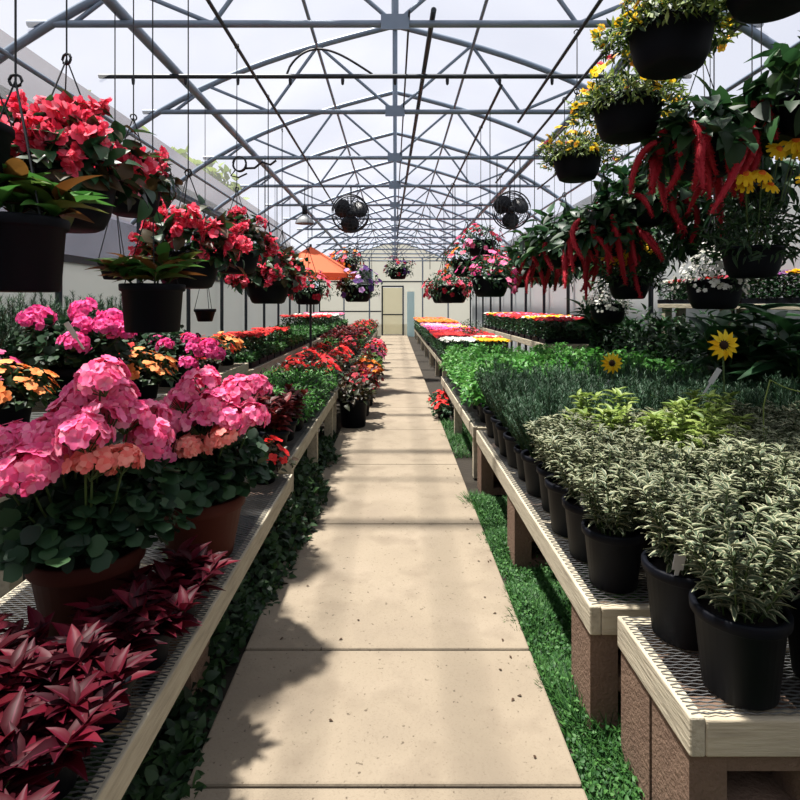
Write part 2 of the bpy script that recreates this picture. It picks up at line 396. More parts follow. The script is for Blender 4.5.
# ------------------------------------------------------------------ benches
def bench(label, x0, x1, y0, y1, h, block=True, board=.1, mesh=True, legs=None, cell=.017):
    """timber frame with an expanded metal top on masonry blocks or posts"""
    t = thing('plant_bench', label, 'bench', ((x0 + x1) / 2, (y0 + y1) / 2, 0))
    X, Y = (x1 - x0) / 2, (y1 - y0) / 2; th = .04
    def bd(c, s, m):
        b = MB(); b.box(c, s, m); o = obj('board', b, t); bv = o.modifiers.new('bevel', 'BEVEL'); bv.width = .005; bv.segments = 2
    for s in (-1, 1): bd((s * (X - th / 2), 0, h - board / 2), (th, 2 * Y, board), M['wood'])
    for s in (-1, 1): bd((0, s * (Y - th / 2), h - board / 2 - .003), (2 * X - 2 * th - .002, th, board - .006), M['wood_end'])
    for y in np.arange(-Y + .8, Y - .3, .8): 
        b = MB(); b.box((0, y, h - board / 2 - .01), (2 * X - 2 * th, th, board - .02), M['wood_end']); obj('joist', b, t)
    # zig-zag strands of the expanded sheet
    b = MB(); pitch = cell * 3.0
    nx = int((2 * X - .02) / pitch) * 2
    xs_ = np.linspace(-X + .01, X - .01, nx + 1)
    ys_ = np.arange(-Y + .012, Y - .01, cell)
    V = []; Fc = []; base = 0; w = .0014
    for j, y in enumerate(ys_):
        zz = y + (cell / 2 - .002) * (np.arange(nx + 1) % 2 if j % 2 == 0 else 1 - np.arange(nx + 1) % 2) 
        n = nx + 1
        for dy, dz in ((-w, 0), (w, 0), (w, .003), (-w, .003)):
            V.append(np.stack([xs_, zz + dy, np.full(n, h + dz)], -1))
        for a, c in ((0, 1), (1, 2), (2, 3), (3, 0)):
            i = np.arange(n - 1)
            Fc.append(np.stack([base + a*n + i, base + a*n + i + 1, base + c*n + i + 1, base + c*n + i], -1))
        base += 4 * n
    b.add(np.concatenate(V), np.concatenate(Fc), M['mesh'], smooth=False)
    obj('mesh_top', b, t)
    ly = legs or [-Y + .12, Y - .12] + ([0] if Y > 1 else [])
    for y in ly:
        for s in (-1, 1):
            ins = .09 if x1 < 0 else 0
            b = MB(); zt = h - board
            if block:
                bx, by = .38 if X > .5 else .3, .2
                cx = s * (X - bx / 2 - .01 - ins)
                # hollow block standing on end: two cores seen from the front
                for z, hh in ((.0, .05), (zt / 2 - .025, .05), (zt - .05, .05)):
                    b.box((cx, y, z + hh / 2), (bx, by, hh), M['block'])
                for k in (-1, 1): b.box((cx + k * (bx / 2 - .045), y, zt / 2), (.096, by + .006, zt - .002), M['block'])
                b.box((cx, y + .07, zt / 2), (bx - .1, .03, zt - .01), M['block'])
            else:
                b.box((s * (X - .06), y, zt / 2), (.085, .085, zt), M['wood'])
            obj('leg', b, t)
    return t
bench('weathered timber mesh-topped bench end in the right foreground holding two black pots', .741, 2.3, 1.407, 1.87, .46, cell=.0135)
bench('long timber mesh bench right of the path holding cream-edged sage and dark rosemary', .67, 3.3, 1.925, 4.62, .46)
bench('timber bench right of the path full of bright green herbs', .66, 3.25, 4.74, 8.04, .46, False)
bench('timber bench right of the path with white and red bedding trays, beyond the bright herbs', .83, 2.15, 9.87, 13.6, .46, False, cell=.06)
bench('timber bench right of the path with pink and purple bedding trays', .83, 2.15, 13.8, 18.2, .46, False, cell=.06)
bench('farthest timber bench right of the path with orange bedding trays', .83, 2.15, 18.4, 24.2, .46, False, cell=.06)
bench('long bench along the right wall with rows of bedding trays', 2.3, 3.4, 8.6, 15.2, .88, False, cell=.06)
bench('tall narrow display stand by the right wall with red and pink bedding trays', 3.28, 3.57, 4.3, 7.0, 1.5, False, .05, cell=.05)
bench('weathered timber bench in the left foreground with terracotta geranium pots', -1.45, -.65, .75, 3.56, .42, cell=.0135)
bench('left bench behind the terracotta pots with red coleus and a green mat of plants', -1.42, -.67, 3.64, 6.3, .5, False)
bench('left bench with red flowers and bronze foliage, beyond the green mat of plants', -1.42, -.67, 6.42, 10.2, .5, False, cell=.06)
bench('left bench with dark red plants beyond the orange parasol pole', -1.42, -.67, 10.35, 15.2, .5, False, cell=.06)
bench('farthest left bench beside the path', -1.42, -.67, 15.4, 22, .5, False, cell=.06)
bench('raised left bench with magenta geraniums in black pots', -2.9, -1.62, 2.3, 6.2, .85, False, cell=.05)
bench('raised left bench covered with flats of low green plants', -3.2, -1.62, 6.4, 12.2, .75, False, cell=.06)
bench('farthest raised left bench near the white wall', -3.2, -1.62, 12.4, 20, .75, False, cell=.06)

# ------------------------------------------------------------------ pots
def pot_mb(r, h, m, taper=.78, rim=.03, lip=.012):
    b = MB(); rb = r * taper
    b.lathe([(0.0005, 0), (rb - .006, 0), (rb, .006), (r * .965 - .002, h - rim - .004), (r - .002 + lip * .3, h - rim), (r + lip * .4, h - rim + .004), (r + lip * .5, h - .005), (r + lip * .2, h),
             (r - .008, h), (r - .012, h - .006), (r * .93, h * .8), (r * .9, h * .75)], m, 32)
    return b
def bowl_mb(r, h, m):
    b = MB()
    b.lathe([(.0005, 0), (r * .62, 0), (r * .74, h * .05), (r * .87, h * .3), (r * .95, h * .65), (r * .98, h * .88), (r * 1.03, h * .9), (r * 1.04, h), (r * .97, h), (r * .94, h * .85)], m, 32)
    return b
def soil_mb(r, z):
    b = MB(); b.lathe([(.0005, z + .008), (r * .5, z + .006), (r, z)], M['soil'], 24); return b
def pot_parts(r, h, m=None, **k):
    return [Part('pot', pot_mb(r, h, m or M['black'], **k), kids=[Part('soil', soil_mb(r * .94, h * .84))])]
def hanger(r, zr, top, ztop):
    """wires from the rim to a ring, then one wire with a hook up to the rail (local heights)"""
    b = MB()
    for k in range(3):
        a = k * 2 * PI / 3 + .4
        b.tube([(r * math.cos(a), r * math.sin(a), zr), (0, 0, top)], .0035, M['wire'], 4)
    b.tube([(0, 0, top), (0, 0, ztop)], .004, M['wire'], 4)
    q = np.linspace(-.4, PI + .5, 10)
    b.tube(np.stack([.02 * np.cos(q * 1.7), 0 * q, top + .02 * np.sin(q * 1.7)], -1), .005, M['wire'], 6)
    return b

# ------------------------------------------------------------------ foliage kinds
def bushy(n, R, H, z0, L, W, T, m, shell=.5, low=-.15, droop=0., stems=0, m2=None):
    b = MB(); pos, o = dome(n, R, H, shell, low); pos[:, 2] += z0
    dirs = o * .6 + rv(n) * .7 + np.array([0, 0, -droop]); nh = o * .8 + np.array([0, 0, .9]) + rv(n) * .35
    ln = L * rng.uniform(.65, 1.2, n)
    if m2 is None: b.place(T, pos, dirs, nh, ln, ln * W, m)
    else:
        k = rng.uniform(size=n) < .5
        for q, mm in ((k, m), (~k, m2)): b.place(T, pos[q], dirs[q], nh[q], ln[q], ln[q] * W, mm)
    for i in range(stems):
        e = pos[rng.integers(n)]; b.tube([(e[0] * .1, e[1] * .1, z0 - .03), (e[0] * .5, e[1] * .5, z0 + (e[2] - z0) * .6), e], [.005, .004, .002], M['stem'], 4)
    return b
def stemmed(ns, R, h, z0, L, W, T, m, per=12, spread=.9, lo=.15, whorl=2, top=0, up=.3, jit=.15, stemr=.003, lean=.0):
    b = MB(); AP, AD, AN, AL = [], [], [], []
    for i in range(ns):
        a = rng.uniform(0, 2 * PI); r = R * math.sqrt(rng.uniform(.02, 1))
        hh = h * rng.uniform(.72, 1.08) * (1 - .25 * (r / R) ** 2)
        p0 = np.array([r * .35 * math.cos(a), r * .35 * math.sin(a), z0]); p1 = np.array([r * spread * math.cos(a), r * spread * math.sin(a), z0 + hh])
        mid = (p0 + p1) / 2 + rv(1)[0] * jit * .1 + np.array([0, 0, .03])
        q = np.linspace(0, 1, 6)[:, None]; pts = (1 - q) ** 2 * p0 + 2 * q * (1 - q) * mid + q ** 2 * p1
        b.tube(pts, np.linspace(stemr, stemr * .5, 6), M['stem'], 4, cap=False)
        for j in range(per):
            t = lo + (1 - lo) * (j + rng.uniform(0, .5)) / per; c = (1 - t) ** 2 * p0 + 2 * t * (1 - t) * mid + t * t * p1
            ph = rng.uniform(0, 2 * PI)
            for w in range(whorl):
                x = ph + w * 2 * PI / whorl
                AP.append(c); AD.append([math.cos(x), math.sin(x), up + .5 * t + rng.uniform(-.3, .3)]); AN.append([rng.uniform(-.3, .3), rng.uniform(-.3, .3), 1]); AL.append(L * (1.1 - .4 * t) * rng.uniform(.75, 1.15))
        for w in range(top):
            x = rng.uniform(0, 2 * PI); AP.append(pts[-1]); AD.append([math.cos(x), math.sin(x), rng.uniform(.3, 1.4)]); AN.append([-math.cos(x) * .5, -math.sin(x) * .5, 1]); AL.append(L * rng.uniform(.5, .9))
    AL = np.array(AL); b.place(T, np.array(AP), np.array(AD), np.array(AN), AL, AL * W, m)
    return b
def floret(b, c, n, r, m, petals=5, cup=.5, wide=.95):
    n = nrm(np.array(n, float)); a = nrm(np.cross(n, [.3, .5, .8])); e = np.cross(n, a); off = rng.uniform(0, 6)
    th = off + np.arange(petals) * 2 * PI / petals
    d = np.cos(th)[:, None] * a + np.sin(th)[:, None] * e
    b.place(T_PET, np.repeat(np.array(c)[None], petals, 0), d + n * cup, np.repeat(n[None], petals, 0) - d * cup, r * rng.uniform(.85, 1.1), r * wide, m)
def umbel(R, n, r, m, low=-.2):
    b = MB(); pos, o = dome(n, R, R * .8, .85, low)
    for p, q in zip(pos, o): floret(b, p, q + rv(1)[0] * .3, r, m)
    for p in pos[::3]: b.tube([(0, 0, -R * .7), p], .0016, M['stem'], 4, cap=False)
    return b
def bloom_mb(n, R, H, z0, r, m, petals=5, low=.15, cup=.35, shell=.92):
    b = MB(); pos, o = dome(n, R, H, shell, low); pos[:, 2] += z0
    for p, q in zip(pos, o): floret(b, p, q + np.array([0, 0, .5]) + rv(1)[0] * .3, r * rng.uniform(.8, 1.15), m, petals, cup)
    return b

UM = {c: [umbel(.062, 46, .024, FL[c]).mesh('flower_head') for _ in range(2)] for c in ('pink', 'salmon', 'magenta')}

# ---- big geraniums in terracotta pots
def geranium(heads, r, h, R, H, potm, label, loc, n=520, leafL=.075, sc_head=1.):
    t = thing('potted_geranium', label, 'potted plant', loc)
    for p in pot_parts(r, h, potm, rim=.05, taper=.74): p.put(t)
    b = bushy(int(n * 2.2), R, H * .95, h + .045, leafL * .68, 1.15, T_ROUND, M['geranium_leaf'], .3, .0, .0, 14)
    for (hp, col, s) in heads:
        q = np.array(hp) - np.array(loc)
        b.tube([(q[0] * .25, q[1] * .25, h), (q[0] * .8, q[1] * .8, h + (q[2] - h) * .6), q + np.array([0, 0, -.03])], [.005, .004, .003], M['stem'], 5)
    obj('foliage', b, t)
    for (hp, col, s) in heads:
        q = np.array(hp) - np.array(loc)
        obj('flower_head', random.choice(UM[col]), t, q, (rng.uniform(-.4, .4), rng.uniform(-.4, .4), rng.uniform(0, 6)), s * sc_head, None if col == 'pink' else ('salmon pink fading flower head' if col == 'salmon' else None))
    return t
g1 = [(100, 382, 1.7, 'pink', 1.1), (88, 400, 1.8, 'pink', 1.2), (112, 402, 1.8, 'pink', 1.1), (72, 420, 1.75, 'pink', 1.15), (100, 424, 1.7, 'pink', 1.15), (128, 420, 1.85, 'pink', 1.1), (45, 440, 1.7, 'pink', 1.1),
      (18, 445, 1.8, 'pink', 1.2), (28, 470, 1.6, 'pink', 1.2), (10, 480, 1.6, 'pink', 1.1), (60, 450, 1.7, 'pink', 1.1), (92, 466, 1.65, 'salmon', 1.0), (122, 462, 1.7, 'salmon', .9), (150, 438, 1.9, 'pink', 1.1), (85, 438, 1.62, 'pink', 1.1), (148, 418, 1.98, 'pink', 1.05), (-4, 452, 1.75, 'pink', 1.2), (42, 465, 1.65, 'pink', 1.05)]
geranium([(P(x, y, d), c, s) for x, y, d, c, s in g1], .17, .27, .27, .27, M['terra'], 'large pink geranium in the nearest terracotta pot, beside the burgundy foliage', (-1.017, 1.855, .425), 600)
g2 = [(200, 385, 2.35, 'pink', 1.2), (185, 402, 2.35, 'pink', 1.1), (212, 405, 2.3, 'pink', 1.1), (240, 395, 2.4, 'pink', 1.2), (256, 388, 2.45, 'pink', .95), (228, 420, 2.3, 'pink', 1.15), (250, 418, 2.35, 'pink', 1.1), (175, 425, 2.35, 'pink', 1.1),
      (160, 440, 2.3, 'pink', 1.15), (152, 465, 2.3, 'pink', 1.0), (190, 448, 2.25, 'salmon', .9), (168, 456, 2.25, 'pink', 1.0), (222, 440, 2.25, 'salmon', .9), (200, 424, 2.3, 'pink', 1.1)]
geranium([(P(x, y, d), c, s) for x, y, d, c, s in g2], .18, .26, .27, .26, M['terra'], 'large pink geranium in the second terracotta pot, close to the bench edge', (-.835, 2.41, .425), 560)
g3 = [(38, 318, 3.55, 1.35), (30, 322, 3.4, 1.1), (85, 312, 3.6, 1.35), (84, 326, 3.5, 1.0), (112, 322, 3.6, 1.4), (120, 332, 3.5, 1.2), (75, 344, 3.35, 1.2), (104, 330, 3.4, 1.1)]
geranium([(P(x, y, d), 'magenta', s) for x, y, d, s in g3], .19, .24, .34, .26, M['black'], 'magenta geranium in a large black pot left of the pink geraniums', (-2.09, 3.6, .86), 420, .08)
g4 = [(158, 343, 4.33, 1.1), (165, 346, 4.0, .9), (191, 342, 4.38, 1.1), (193, 350, 4.0, .9), (208, 348, 4.33, 1.2), (214, 354, 4.33, 1.1), (188, 364, 4.23, 1.0), (204, 352, 4.28, 1.0)]
geranium([(P(x, y, d), 'magenta', s) for x, y, d, s in g4], .14, .2, .25, .2, M['black'], 'smaller magenta geranium in a black pot behind the second terracotta pot', (-1.77, 4.4, .86), 360, .065)

# ---- burgundy foliage at the front left
BUR = [pot_parts(.075, .11) + [Part('foliage', stemmed(11, .15, .11, .06, .115, .4, T_LANCE, M['burgundy'], 6, 1.05, .2, 2, 4, .35))] for _ in range(2)]
spots = [(-.76, 1.02), (-.98, .98), (-1.2, 1.02), (-.77, 1.24), (-1.0, 1.2), (-1.24, 1.24), (-.76, 1.45), (-.96, 1.42), (-.75, 1.68), (-.745, 1.9), (-1.2, 1.45)]
lab = ['nearest the lower left corner at the bench edge', 'in the front row, second from the bench edge', 'in the front row at the picture edge', 'second along the bench edge', 'in the middle of the second row', 'at the left end of the second row',
       'third along the bench edge', 'just in front of the nearest terracotta pot', 'at the bench edge right of the nearest terracotta pot', 'at the bench edge just in front of the second terracotta pot', 'before the left side of the nearest terracotta pot']
for i, (x, y) in enumerate(spots):
    put('burgundy_plant', BUR[i % 2], 'glossy burgundy leaved plant %s' % lab[i], 'potted plant', (x, y, .425), None, 'burgundy plants on the left bench', rng.uniform(.95, 1.15))

# ---- sage, rosemary, basil on the right
SAGE = [pot_parts(.11, .22) + [Part('foliage', stemmed(38, .165, .29, .2, .05, .36, T_LANCE, M['sage'], 13, 1., .1, 2, 5, .2, .3))] for _ in range(3)]
LIME = [pot_parts(.11, .22) + [Part('foliage', stemmed(24, .19, .32, .2, .075, .36, T_LANCE, M['lime'], 10, 1., .12, 2, 5, .2))]]
ROSE = [pot_parts(.11, .2) + [Part('foliage', stemmed(46, .19, .37, .18, .038, .13, T_NEEDLE, M['lavender'], 42, 1., .1, 3, 3, .5))] for _ in range(2)]
BAS = [pot_parts(.1, .16) + [Part('foliage', bushy(480, .2, .37, .16, .055, .62, T_OVATE, M['basil'], .4, -.05, 0, 8))] for _ in range(2)]
def put_big(x, y, what, lab):
    put('potted_sage', SAGE[what], lab, 'potted plant', (x, y, .466), None, 'cream edged sage plants', 1.04)
put_big(.925, 1.505, 0, 'cream-edged sage in the largest black pot at the right foreground bench corner')
put_big(.90, 1.75, 1, 'cream-edged sage in a black pot behind the foreground one, white tag at its rim')
put('potted_sage', SAGE[2], 'cream-edged sage in the right foreground at the picture edge', 'potted plant', (1.2, 1.54, .466), None, 'cream edged sage plants', 1.05)
rows = [2.06, 2.31, 2.56, 2.81, 3.06, 3.32, 3.58, 3.84, 4.1, 4.38]; cols = [.815, 1.06, 1.31, 1.56, 1.81, 2.06, 2.31, 2.57, 2.83, 3.08]
for r, y in enumerate(rows):
    for c, x in enumerate(cols):
        if x > .8 * y + .3 or (c > 7 and r > 6): continue
        jx, jy = rng.uniform(-.012, .012, 2); w = '%s row from the bench front, %s from the path' % (ORD[r], ORD[c])
        if r < 4 or (r == 4 and c > 1):
            if (r, c) in ((3, 1), (2, 2), (3, 3)): put('potted_mint', LIME[0], 'lime green leafy plant, ' + w, 'potted plant', (x, y, .466), None, 'lime green plants', 1.1)
            else: put('potted_sage', SAGE[rng.integers(3)], 'cream-edged sage in black pot, ' + w, 'potted plant', (x + jx, y + jy, .466), None, 'cream edged sage plants', rng.uniform(.92, 1.05))
        else:
            put('potted_rosemary', ROSE[rng.integers(2)], 'dark rosemary in black pot, ' + w, 'potted plant', (x + jx, y + jy, .466), None, 'rosemary plants', rng.uniform(.9, 1.1))
for r, y in enumerate(np.arange(4.92, 7.95, .3)):
    for c, x in enumerate(np.arange(.84, 2.7, .3)):
        put('potted_basil', BAS[rng.integers(2)], 'bright green bushy herb in pot, %s row back, %s from the path' % (ORD[r], ORD[c]), 'potted plant', (x + rng.uniform(-.02, .02), y, .466), None, 'bright green herbs', rng.uniform(.88, 1.08) * (1 if y < 6 else .86))

# ---- sunflowers and tags
def sunflower(px, py, d, R, zbase, label):
    p = P(px, py, d); t = thing('sunflower', label, 'flower', (p[0], d, zbase))
    z = p[2] - zbase
    b = MB(); b.tube([(0, .02, 0), (.015, .02, z * .5), (0, .012, z)], [.006, .005, .004], M['stem'], 6); 
    b.place(T_OVATE, np.array([(0, .02, z * .4), (0, .02, z * .6)]), np.array([(1, .2, .2), (-1, .2, .3)]), np.array([(0, 0, 1.)] * 2), .09, .05, M['basil']); obj('stem', b, t)
    b = MB(); a = np.arange(13) * 2 * PI / 13; dd = np.stack([np.cos(a), -.15 + 0 * a, np.sin(a)], -1)
    b.place(T_LANCE, np.stack([.3 * R * np.cos(a), 0 * a, z + .3 * R * np.sin(a)], -1), dd, np.repeat([[0, -1., .2]], 13, 0), R * .8, R * .38, FL['yellow']); obj('petal_ring', b, t, label='golden yellow petals')
    b = MB(); b.lathe([(.0005, .02), (R * .2, .016), (R * .32, 0)], M['disc'], 16); obj('flower_disc', b, t, (0, 0, z), (PI / 2, 0, 0), 1, 'dark brown centre')
sunflower(612, 363, 4.0, .072, .64, 'single golden sunflower among the dark rosemary, farther of the two')
sunflower(724, 345, 3.05, .078, .68, 'single golden sunflower at the right picture edge, nearer of the two')
def ptag(px, py, d, w, h, tilt, label, below=.05):
    p = P(px, py, d); b = MB(); b.box((0, 0, 0), (w, .002, h), M['tag']); b.box((0, 0, -h / 2 - below / 2), (w * .4, .002, below), M['tag'])
    o = obj('plant_tag', b, None, p, (.15, tilt, .1)); tag(o, label, 'plant label')
ptag(679, 562, 1.655, .036, .05, .1, 'white plant tag stuck in the foreground sage pot rim')
ptag(584, 499, 2.235, .03, .045, .1, 'white plant tag at the rim of a sage pot near the path')
ptag(607, 386, 3.9, .03, .09, .5, 'white plant tag under the farther sunflower', .1)
ptag(715, 376, 2.95, .03, .09, .5, 'white plant tag under the nearer sunflower', .1)
ptag(535, 358, 6.0, .03, .12, 0, 'tall white stake among the bright green herbs', .1)
ptag(71, 330, 3.2, .03, .1, -.5, 'white plant tag beside the magenta geranium', .08)
for x0, y0, d, lb in ((770, 380, 2.6, 'nearer'), (640, 390, 3.5, 'farther')):
    p = P(x0, y0, d); q = np.linspace(0, 1, 14); b = MB()
    b.tube(np.stack([p[0] + .22 * q, d + 0 * q, p[2] - .13 * q + .07 * q ** 2], -1), .003, M['lime'], 5)
    b.tube([(p[0], d, p[2]), (p[0] - .03, d, p[2] - .12), (p[0] - .03, d, .8)], .003, M['lime'], 5)
    tag(obj('trailing_stem', b), 'pale curved stem arching over the rosemary, %s of two' % lb, 'stem')

# ---- left bench fillings
COL = [pot_parts(.09, .13) + [Part('foliage', stemmed(12, .16, .24, .11, .085, .6, T_OVATE, M['coleus'], 8, 1., .15, 2, 3, .2))] for _ in range(2)]
MAT = [pot_parts(.1, .1) + [Part('foliage', bushy(500, .17, .16, .1, .045, .3, T_LANCE, M['basil'], .4, -.05, 0, 0, M['weed_leaf']))] for _ in range(2)]
def flowering(c, leaf, R=.16, H=.16, n=34, r=.03, nl=240, ph=.12, pr=.09, L=.05):
    return pot_parts(pr, ph) + [Part('foliage', bushy(nl, R, H * .85, ph, L, .7, T_OVATE, M[leaf], .45, -.1)), Part('bloom', bloom_mb(n, R, H, ph + .015, r, FL[c]), kind='stuff')]
ORA = flowering('peach', 'weed_leaf', .17, .17, 40, .034); REDP = flowering('red', 'dark_leaf', .17, .17, 19, .036); REDB = flowering('red', 'bronze', .17, .18, 13, .036)
PKP = flowering('pink', 'dark_leaf', .18, .18, 40, .036); CRI = flowering('crimson', 'bronze', .17, .17, 16, .034)
for r, y in enumerate((3.8, 4.1)):
    for c, x in enumerate((-.82, -1.06, -1.28)):
        put('red_coleus', COL[(r + c) % 2], 'red coleus in black pot, %s row behind the second terracotta pot, %s from the path' % (ORD[r], ORD[c]), 'potted plant', (x, y, .506), None, 'red coleus plants', 1.1)
put('begonia', REDB, 'small red begonia spilling over the bench edge beside the coleus', 'potted plant', (-.79, 3.38, .426), None, None, .9)
for r, y in enumerate(np.arange(4.42, 6.2, .29)):
    for c, x in enumerate((-.82, -1.05, -1.28)):
        put('green_bedding_plant', MAT[(r + c) % 2], 'low feathery green plant in black pot, %s row, %s from the path' % (ORD[r], ORD[c]), 'potted plant', (x, y, .506), None, 'low green plants on the left bench', 1.1)
for r, y in enumerate(np.arange(6.6, 10.1, .35)):
    for c, x in enumerate((-.84, -1.24)):
        kk = [REDP, REDB, CRI][(r * 2 + c) % 3]
        put('begonia', kk, '%s left bench begonia, %s row beyond the green mat, %s from the path' % ('crimson' if kk is CRI else 'red', ORD[r], ORD[c]), 'potted plant', (x, y, .506), None, 'red begonias on the left bench', 1.15)
for r, y in enumerate(np.arange(10.6, 15.1, .5)):
    for c, x in enumerate((-.86, -1.22)):
        kk = [(CRI, 'crimson flowered plant'), (COL[0], 'dark red coleus'), (MAT[0], 'green leafy plant'), (COL[1], 'dark red coleus')][(r + 2 * c) % 4]
        put('bedding_plant', kk[0], '%s on the left bench beyond the parasol, %s row, %s from the path' % (kk[1], ORD[r], ORD[c]), 'potted plant', (x, y, .506), None, 'plants on the fourth left bench', 1.3)
for r, y in enumerate(np.arange(15.7, 21.8, .7)):
    for c, x in enumerate((-.88, -1.2)):
        kk = [(MAT[1], 'green leafy plant'), (REDP, 'red flowered plant'), (CRI, 'crimson flowered plant')][(r + c) % 3]
        put('bedding_plant', kk[0], '%s on the farthest left bench, %s row, %s from the path' % (kk[1], ORD[r], ORD[c]), 'potted plant', (x, y, .506), None, 'plants on the farthest left bench', 1.4)
# raised left bench
for i, (x, y, kk, nm, col) in enumerate([(-2.02, 2.95, ORA, 'orange_pansy', 'apricot orange flowers in black pot at the left edge, below the large magenta geranium'), (-1.70, 3.8, ORA, 'orange_pansy', 'apricot orange flowers in a black pot between the pink geraniums'),
        (-2.3, 3.15, PKP, 'pink_begonia', 'pink flowers with pale leaves at the left picture edge beside the magenta geranium'), (-1.8, 4.6, REDP, 'begonia', 'red flowered plant right behind the smaller magenta geranium'), (-1.75, 5.0, REDB, 'begonia', 'red flowers with bronze leaves, second behind the smaller magenta geranium'),
        (-1.8, 5.45, REDP, 'begonia', 'red flowered plant at the far end of the raised left bench'), (-2.15, 4.7, REDB, 'begonia', 'red flowers with bronze leaves left of the row behind the smaller magenta geranium'), (-2.2, 5.3, MAT[0], 'green_bedding_plant', 'low green plant at the far end of the raised left bench'),
        (-1.78, 5.9, ORA, 'orange_pansy', 'apricot orange flowers at the far corner of the raised left bench'), (-2.2, 5.8, REDP, 'begonia', 'red flowered plant in the far left corner of the raised bench')]):
    put(nm, kk, col, 'potted plant', (x, y, .856), None, None, 1.1)
for i, (x, y) in enumerate([(-2.5, 3.3), (-2.55, 3.75), (-2.6, 4.2), (-2.62, 4.6), (-2.65, 5.0), (-2.65, 5.4), (-2.65, 5.85)]):
    put('potted_rosemary', ROSE[i % 2], 'tall dark spiky plant before the white left wall, %s from the front' % ORD[i], 'potted plant', (x, y, .856), None, 'spiky plants by the left wall', 1.3)

# ---- trays
def tray_kind(color, leaf, hh=.33, n=100, r=.034):
    b = MB()
    for s in (-1, 1):
        b.box((s * .245, 0, .03), (.01, .34, .06), M['black']); b.box((0, s * .165, .03), (.48, .01, .06), M['black'])
    b.box((0, 0, .005), (.48, .32, .008), M['black']); b.box((0, 0, .045), (.478, .318, .012), M['soil'])
    l = MB(); m = 620; pos = np.stack([rng.uniform(-.25, .25, m), rng.uniform(-.18, .18, m), rng.uniform(.05, hh, m)], -1)
    d = rv(m); d[:, 2] = np.abs(d[:, 2]); l.place(T_OVATE, pos, d, rv(m) * .4 + np.array([0, 0, 1]), .05, .03, M[leaf])
    out = [Part('tray', b), Part('foliage', l)]
    if color:
        f = MB()
        for i in range(n): floret(f, (rng.uniform(-.25, .25), rng.uniform(-.18, .18), hh + rng.uniform(-.01, .025)), np.array([0, -.25, 1]) + rv(1)[0] * .4, r, FL[color], 5, .25)
        out.append(Part('bloom', f, kind='stuff'))
    return out
TR = {c: tray_kind(c, 'dark_leaf') for c in ('red', 'pink', 'magenta', 'orange', 'yellow', 'white', 'lilac', 'crimson', 'salmon', 'coral')}
TR['green'] = tray_kind(None, 'grass', .15)
def trays(xs_, ys_, z, pick, where, sc=1., rz=0.):
    for r, y in enumerate(ys_):
        for c, x in enumerate(xs_):
            k = pick(r, c)
            if k: put('bedding_tray', TR[k], 'tray of %s %s, %s row, %s from the path' % (k + ('' if k == 'green' else ' flowers'), where, ORD[r], ORD[c]), 'plant tray', (x, y, z), rz + rng.uniform(-.03, .03), 'trays ' + where, sc)
trays((1.12, 1.74), np.arange(10.1, 13.5, .4), .466, lambda r, c: [['white', 'yellow'], ['white', 'red'], ['crimson', 'white'], ['red', 'red'], ['red', 'crimson'], ['red', 'red'], ['crimson', 'red'], ['crimson', 'red'], ['red', 'magenta']][r][c], 'beyond the bright herbs', 1.15)
trays((1.12, 1.74), np.arange(14.1, 18.0, .5), .466, lambda r, c: [['magenta', 'red'], ['magenta', 'lilac'], ['pink', 'yellow'], ['lilac', 'lilac'], ['pink', 'yellow'], ['white', 'lilac'], ['salmon', 'pink'], ['lilac', 'red']][r][c], 'on the fourth right bench', 1.2)
trays((1.14, 1.76), np.arange(18.7, 24.1, .7), .466, lambda r, c: ['orange', 'orange', 'orange', 'orange', 'salmon', 'orange', 'red', 'orange'][r], 'on the farthest right bench', 1.3)
trays((2.6, 3.1), np.arange(8.85, 15.0, .48), .886, lambda r, c: [['crimson', 'red', 'yellow', 'white', 'red', 'red', 'coral', 'red', 'pink', 'red', 'yellow', 'red', 'white'], ['red', 'crimson', 'white', 'red', 'yellow', 'red', 'red', 'lilac', 'red', 'coral', 'red', 'pink', 'red']][c][r], 'along the right wall bench', 1.1)
trays((3.42,), (4.5, 4.85, 5.2, 5.55, 5.9, 6.25, 6.55, 6.82), 1.506, lambda r, c: ['yellow', 'lilac', 'red', 'coral', 'red', 'pink', 'red', 'white'][r], 'on the tall right stand', .78, PI / 2)
trays((-1.92, -2.45, -2.95), np.arange(6.65, 12.1, .42), .756, lambda r, c: 'green' if (r, c) not in ((1, 0), (2, 0), (5, 0)) else 'red', 'on the raised left bench', 1.05)
trays((-1.95, -2.55), np.arange(12.7, 19.8, .8), .756, lambda r, c: ['green', 'green', 'red', 'green', 'white', 'green', 'pink', 'green', 'green'][r % 9], 'on the far raised left bench', 1.3)
# dark blue-green mound and big dark-leaved plants on the right
put('potted_shrub', pot_parts(.14, .18) + [Part('foliage', bushy(700, .34, .36, .2, .05, .4, T_LANCE, M['lavender'], .4, -.1))], 'dark blue-green rounded shrub among the bedding trays', 'potted plant', (1.62, 12.0, .60), None)
BANANA = pot_parts(.15, .24) + [Part('foliage', stemmed(9, .34, .55, .2, .3, .34, T_BIG, M['dark_leaf'], 4, 1., .3, 2, 2, .3, .2, .008))]
for i, (x, y) in enumerate([(2.72, 4.32), (3.05, 4.36), (2.86, 3.92)]):
    put('foliage_plant', BANANA, 'big dark leaved foliage plant right of the rosemary, %s' % ['nearest the path', 'nearest the wall', 'in front of the other two'][i], 'potted plant', (x, y, .466), None, None, 1.3)
for x, y, z, lb in ((3.2, 3.0, .0, 'by the right wall at the picture edge'), (2.95, 7.75, .0, 'by the right wall behind the sunflowers')):
    b = MB(); b.box((0, 0, .35), (.45, .45, .7), M['black'])
    o = obj('plinth', b, None, (x, y, 0)); tag(o, 'black plinth under the big dark leaved plant ' + lb, 'plinth')
    put('foliage_plant', BANANA, 'big dark leaved foliage plant ' + lb, 'potted plant', (x, y, .7), None, None, 1.15)
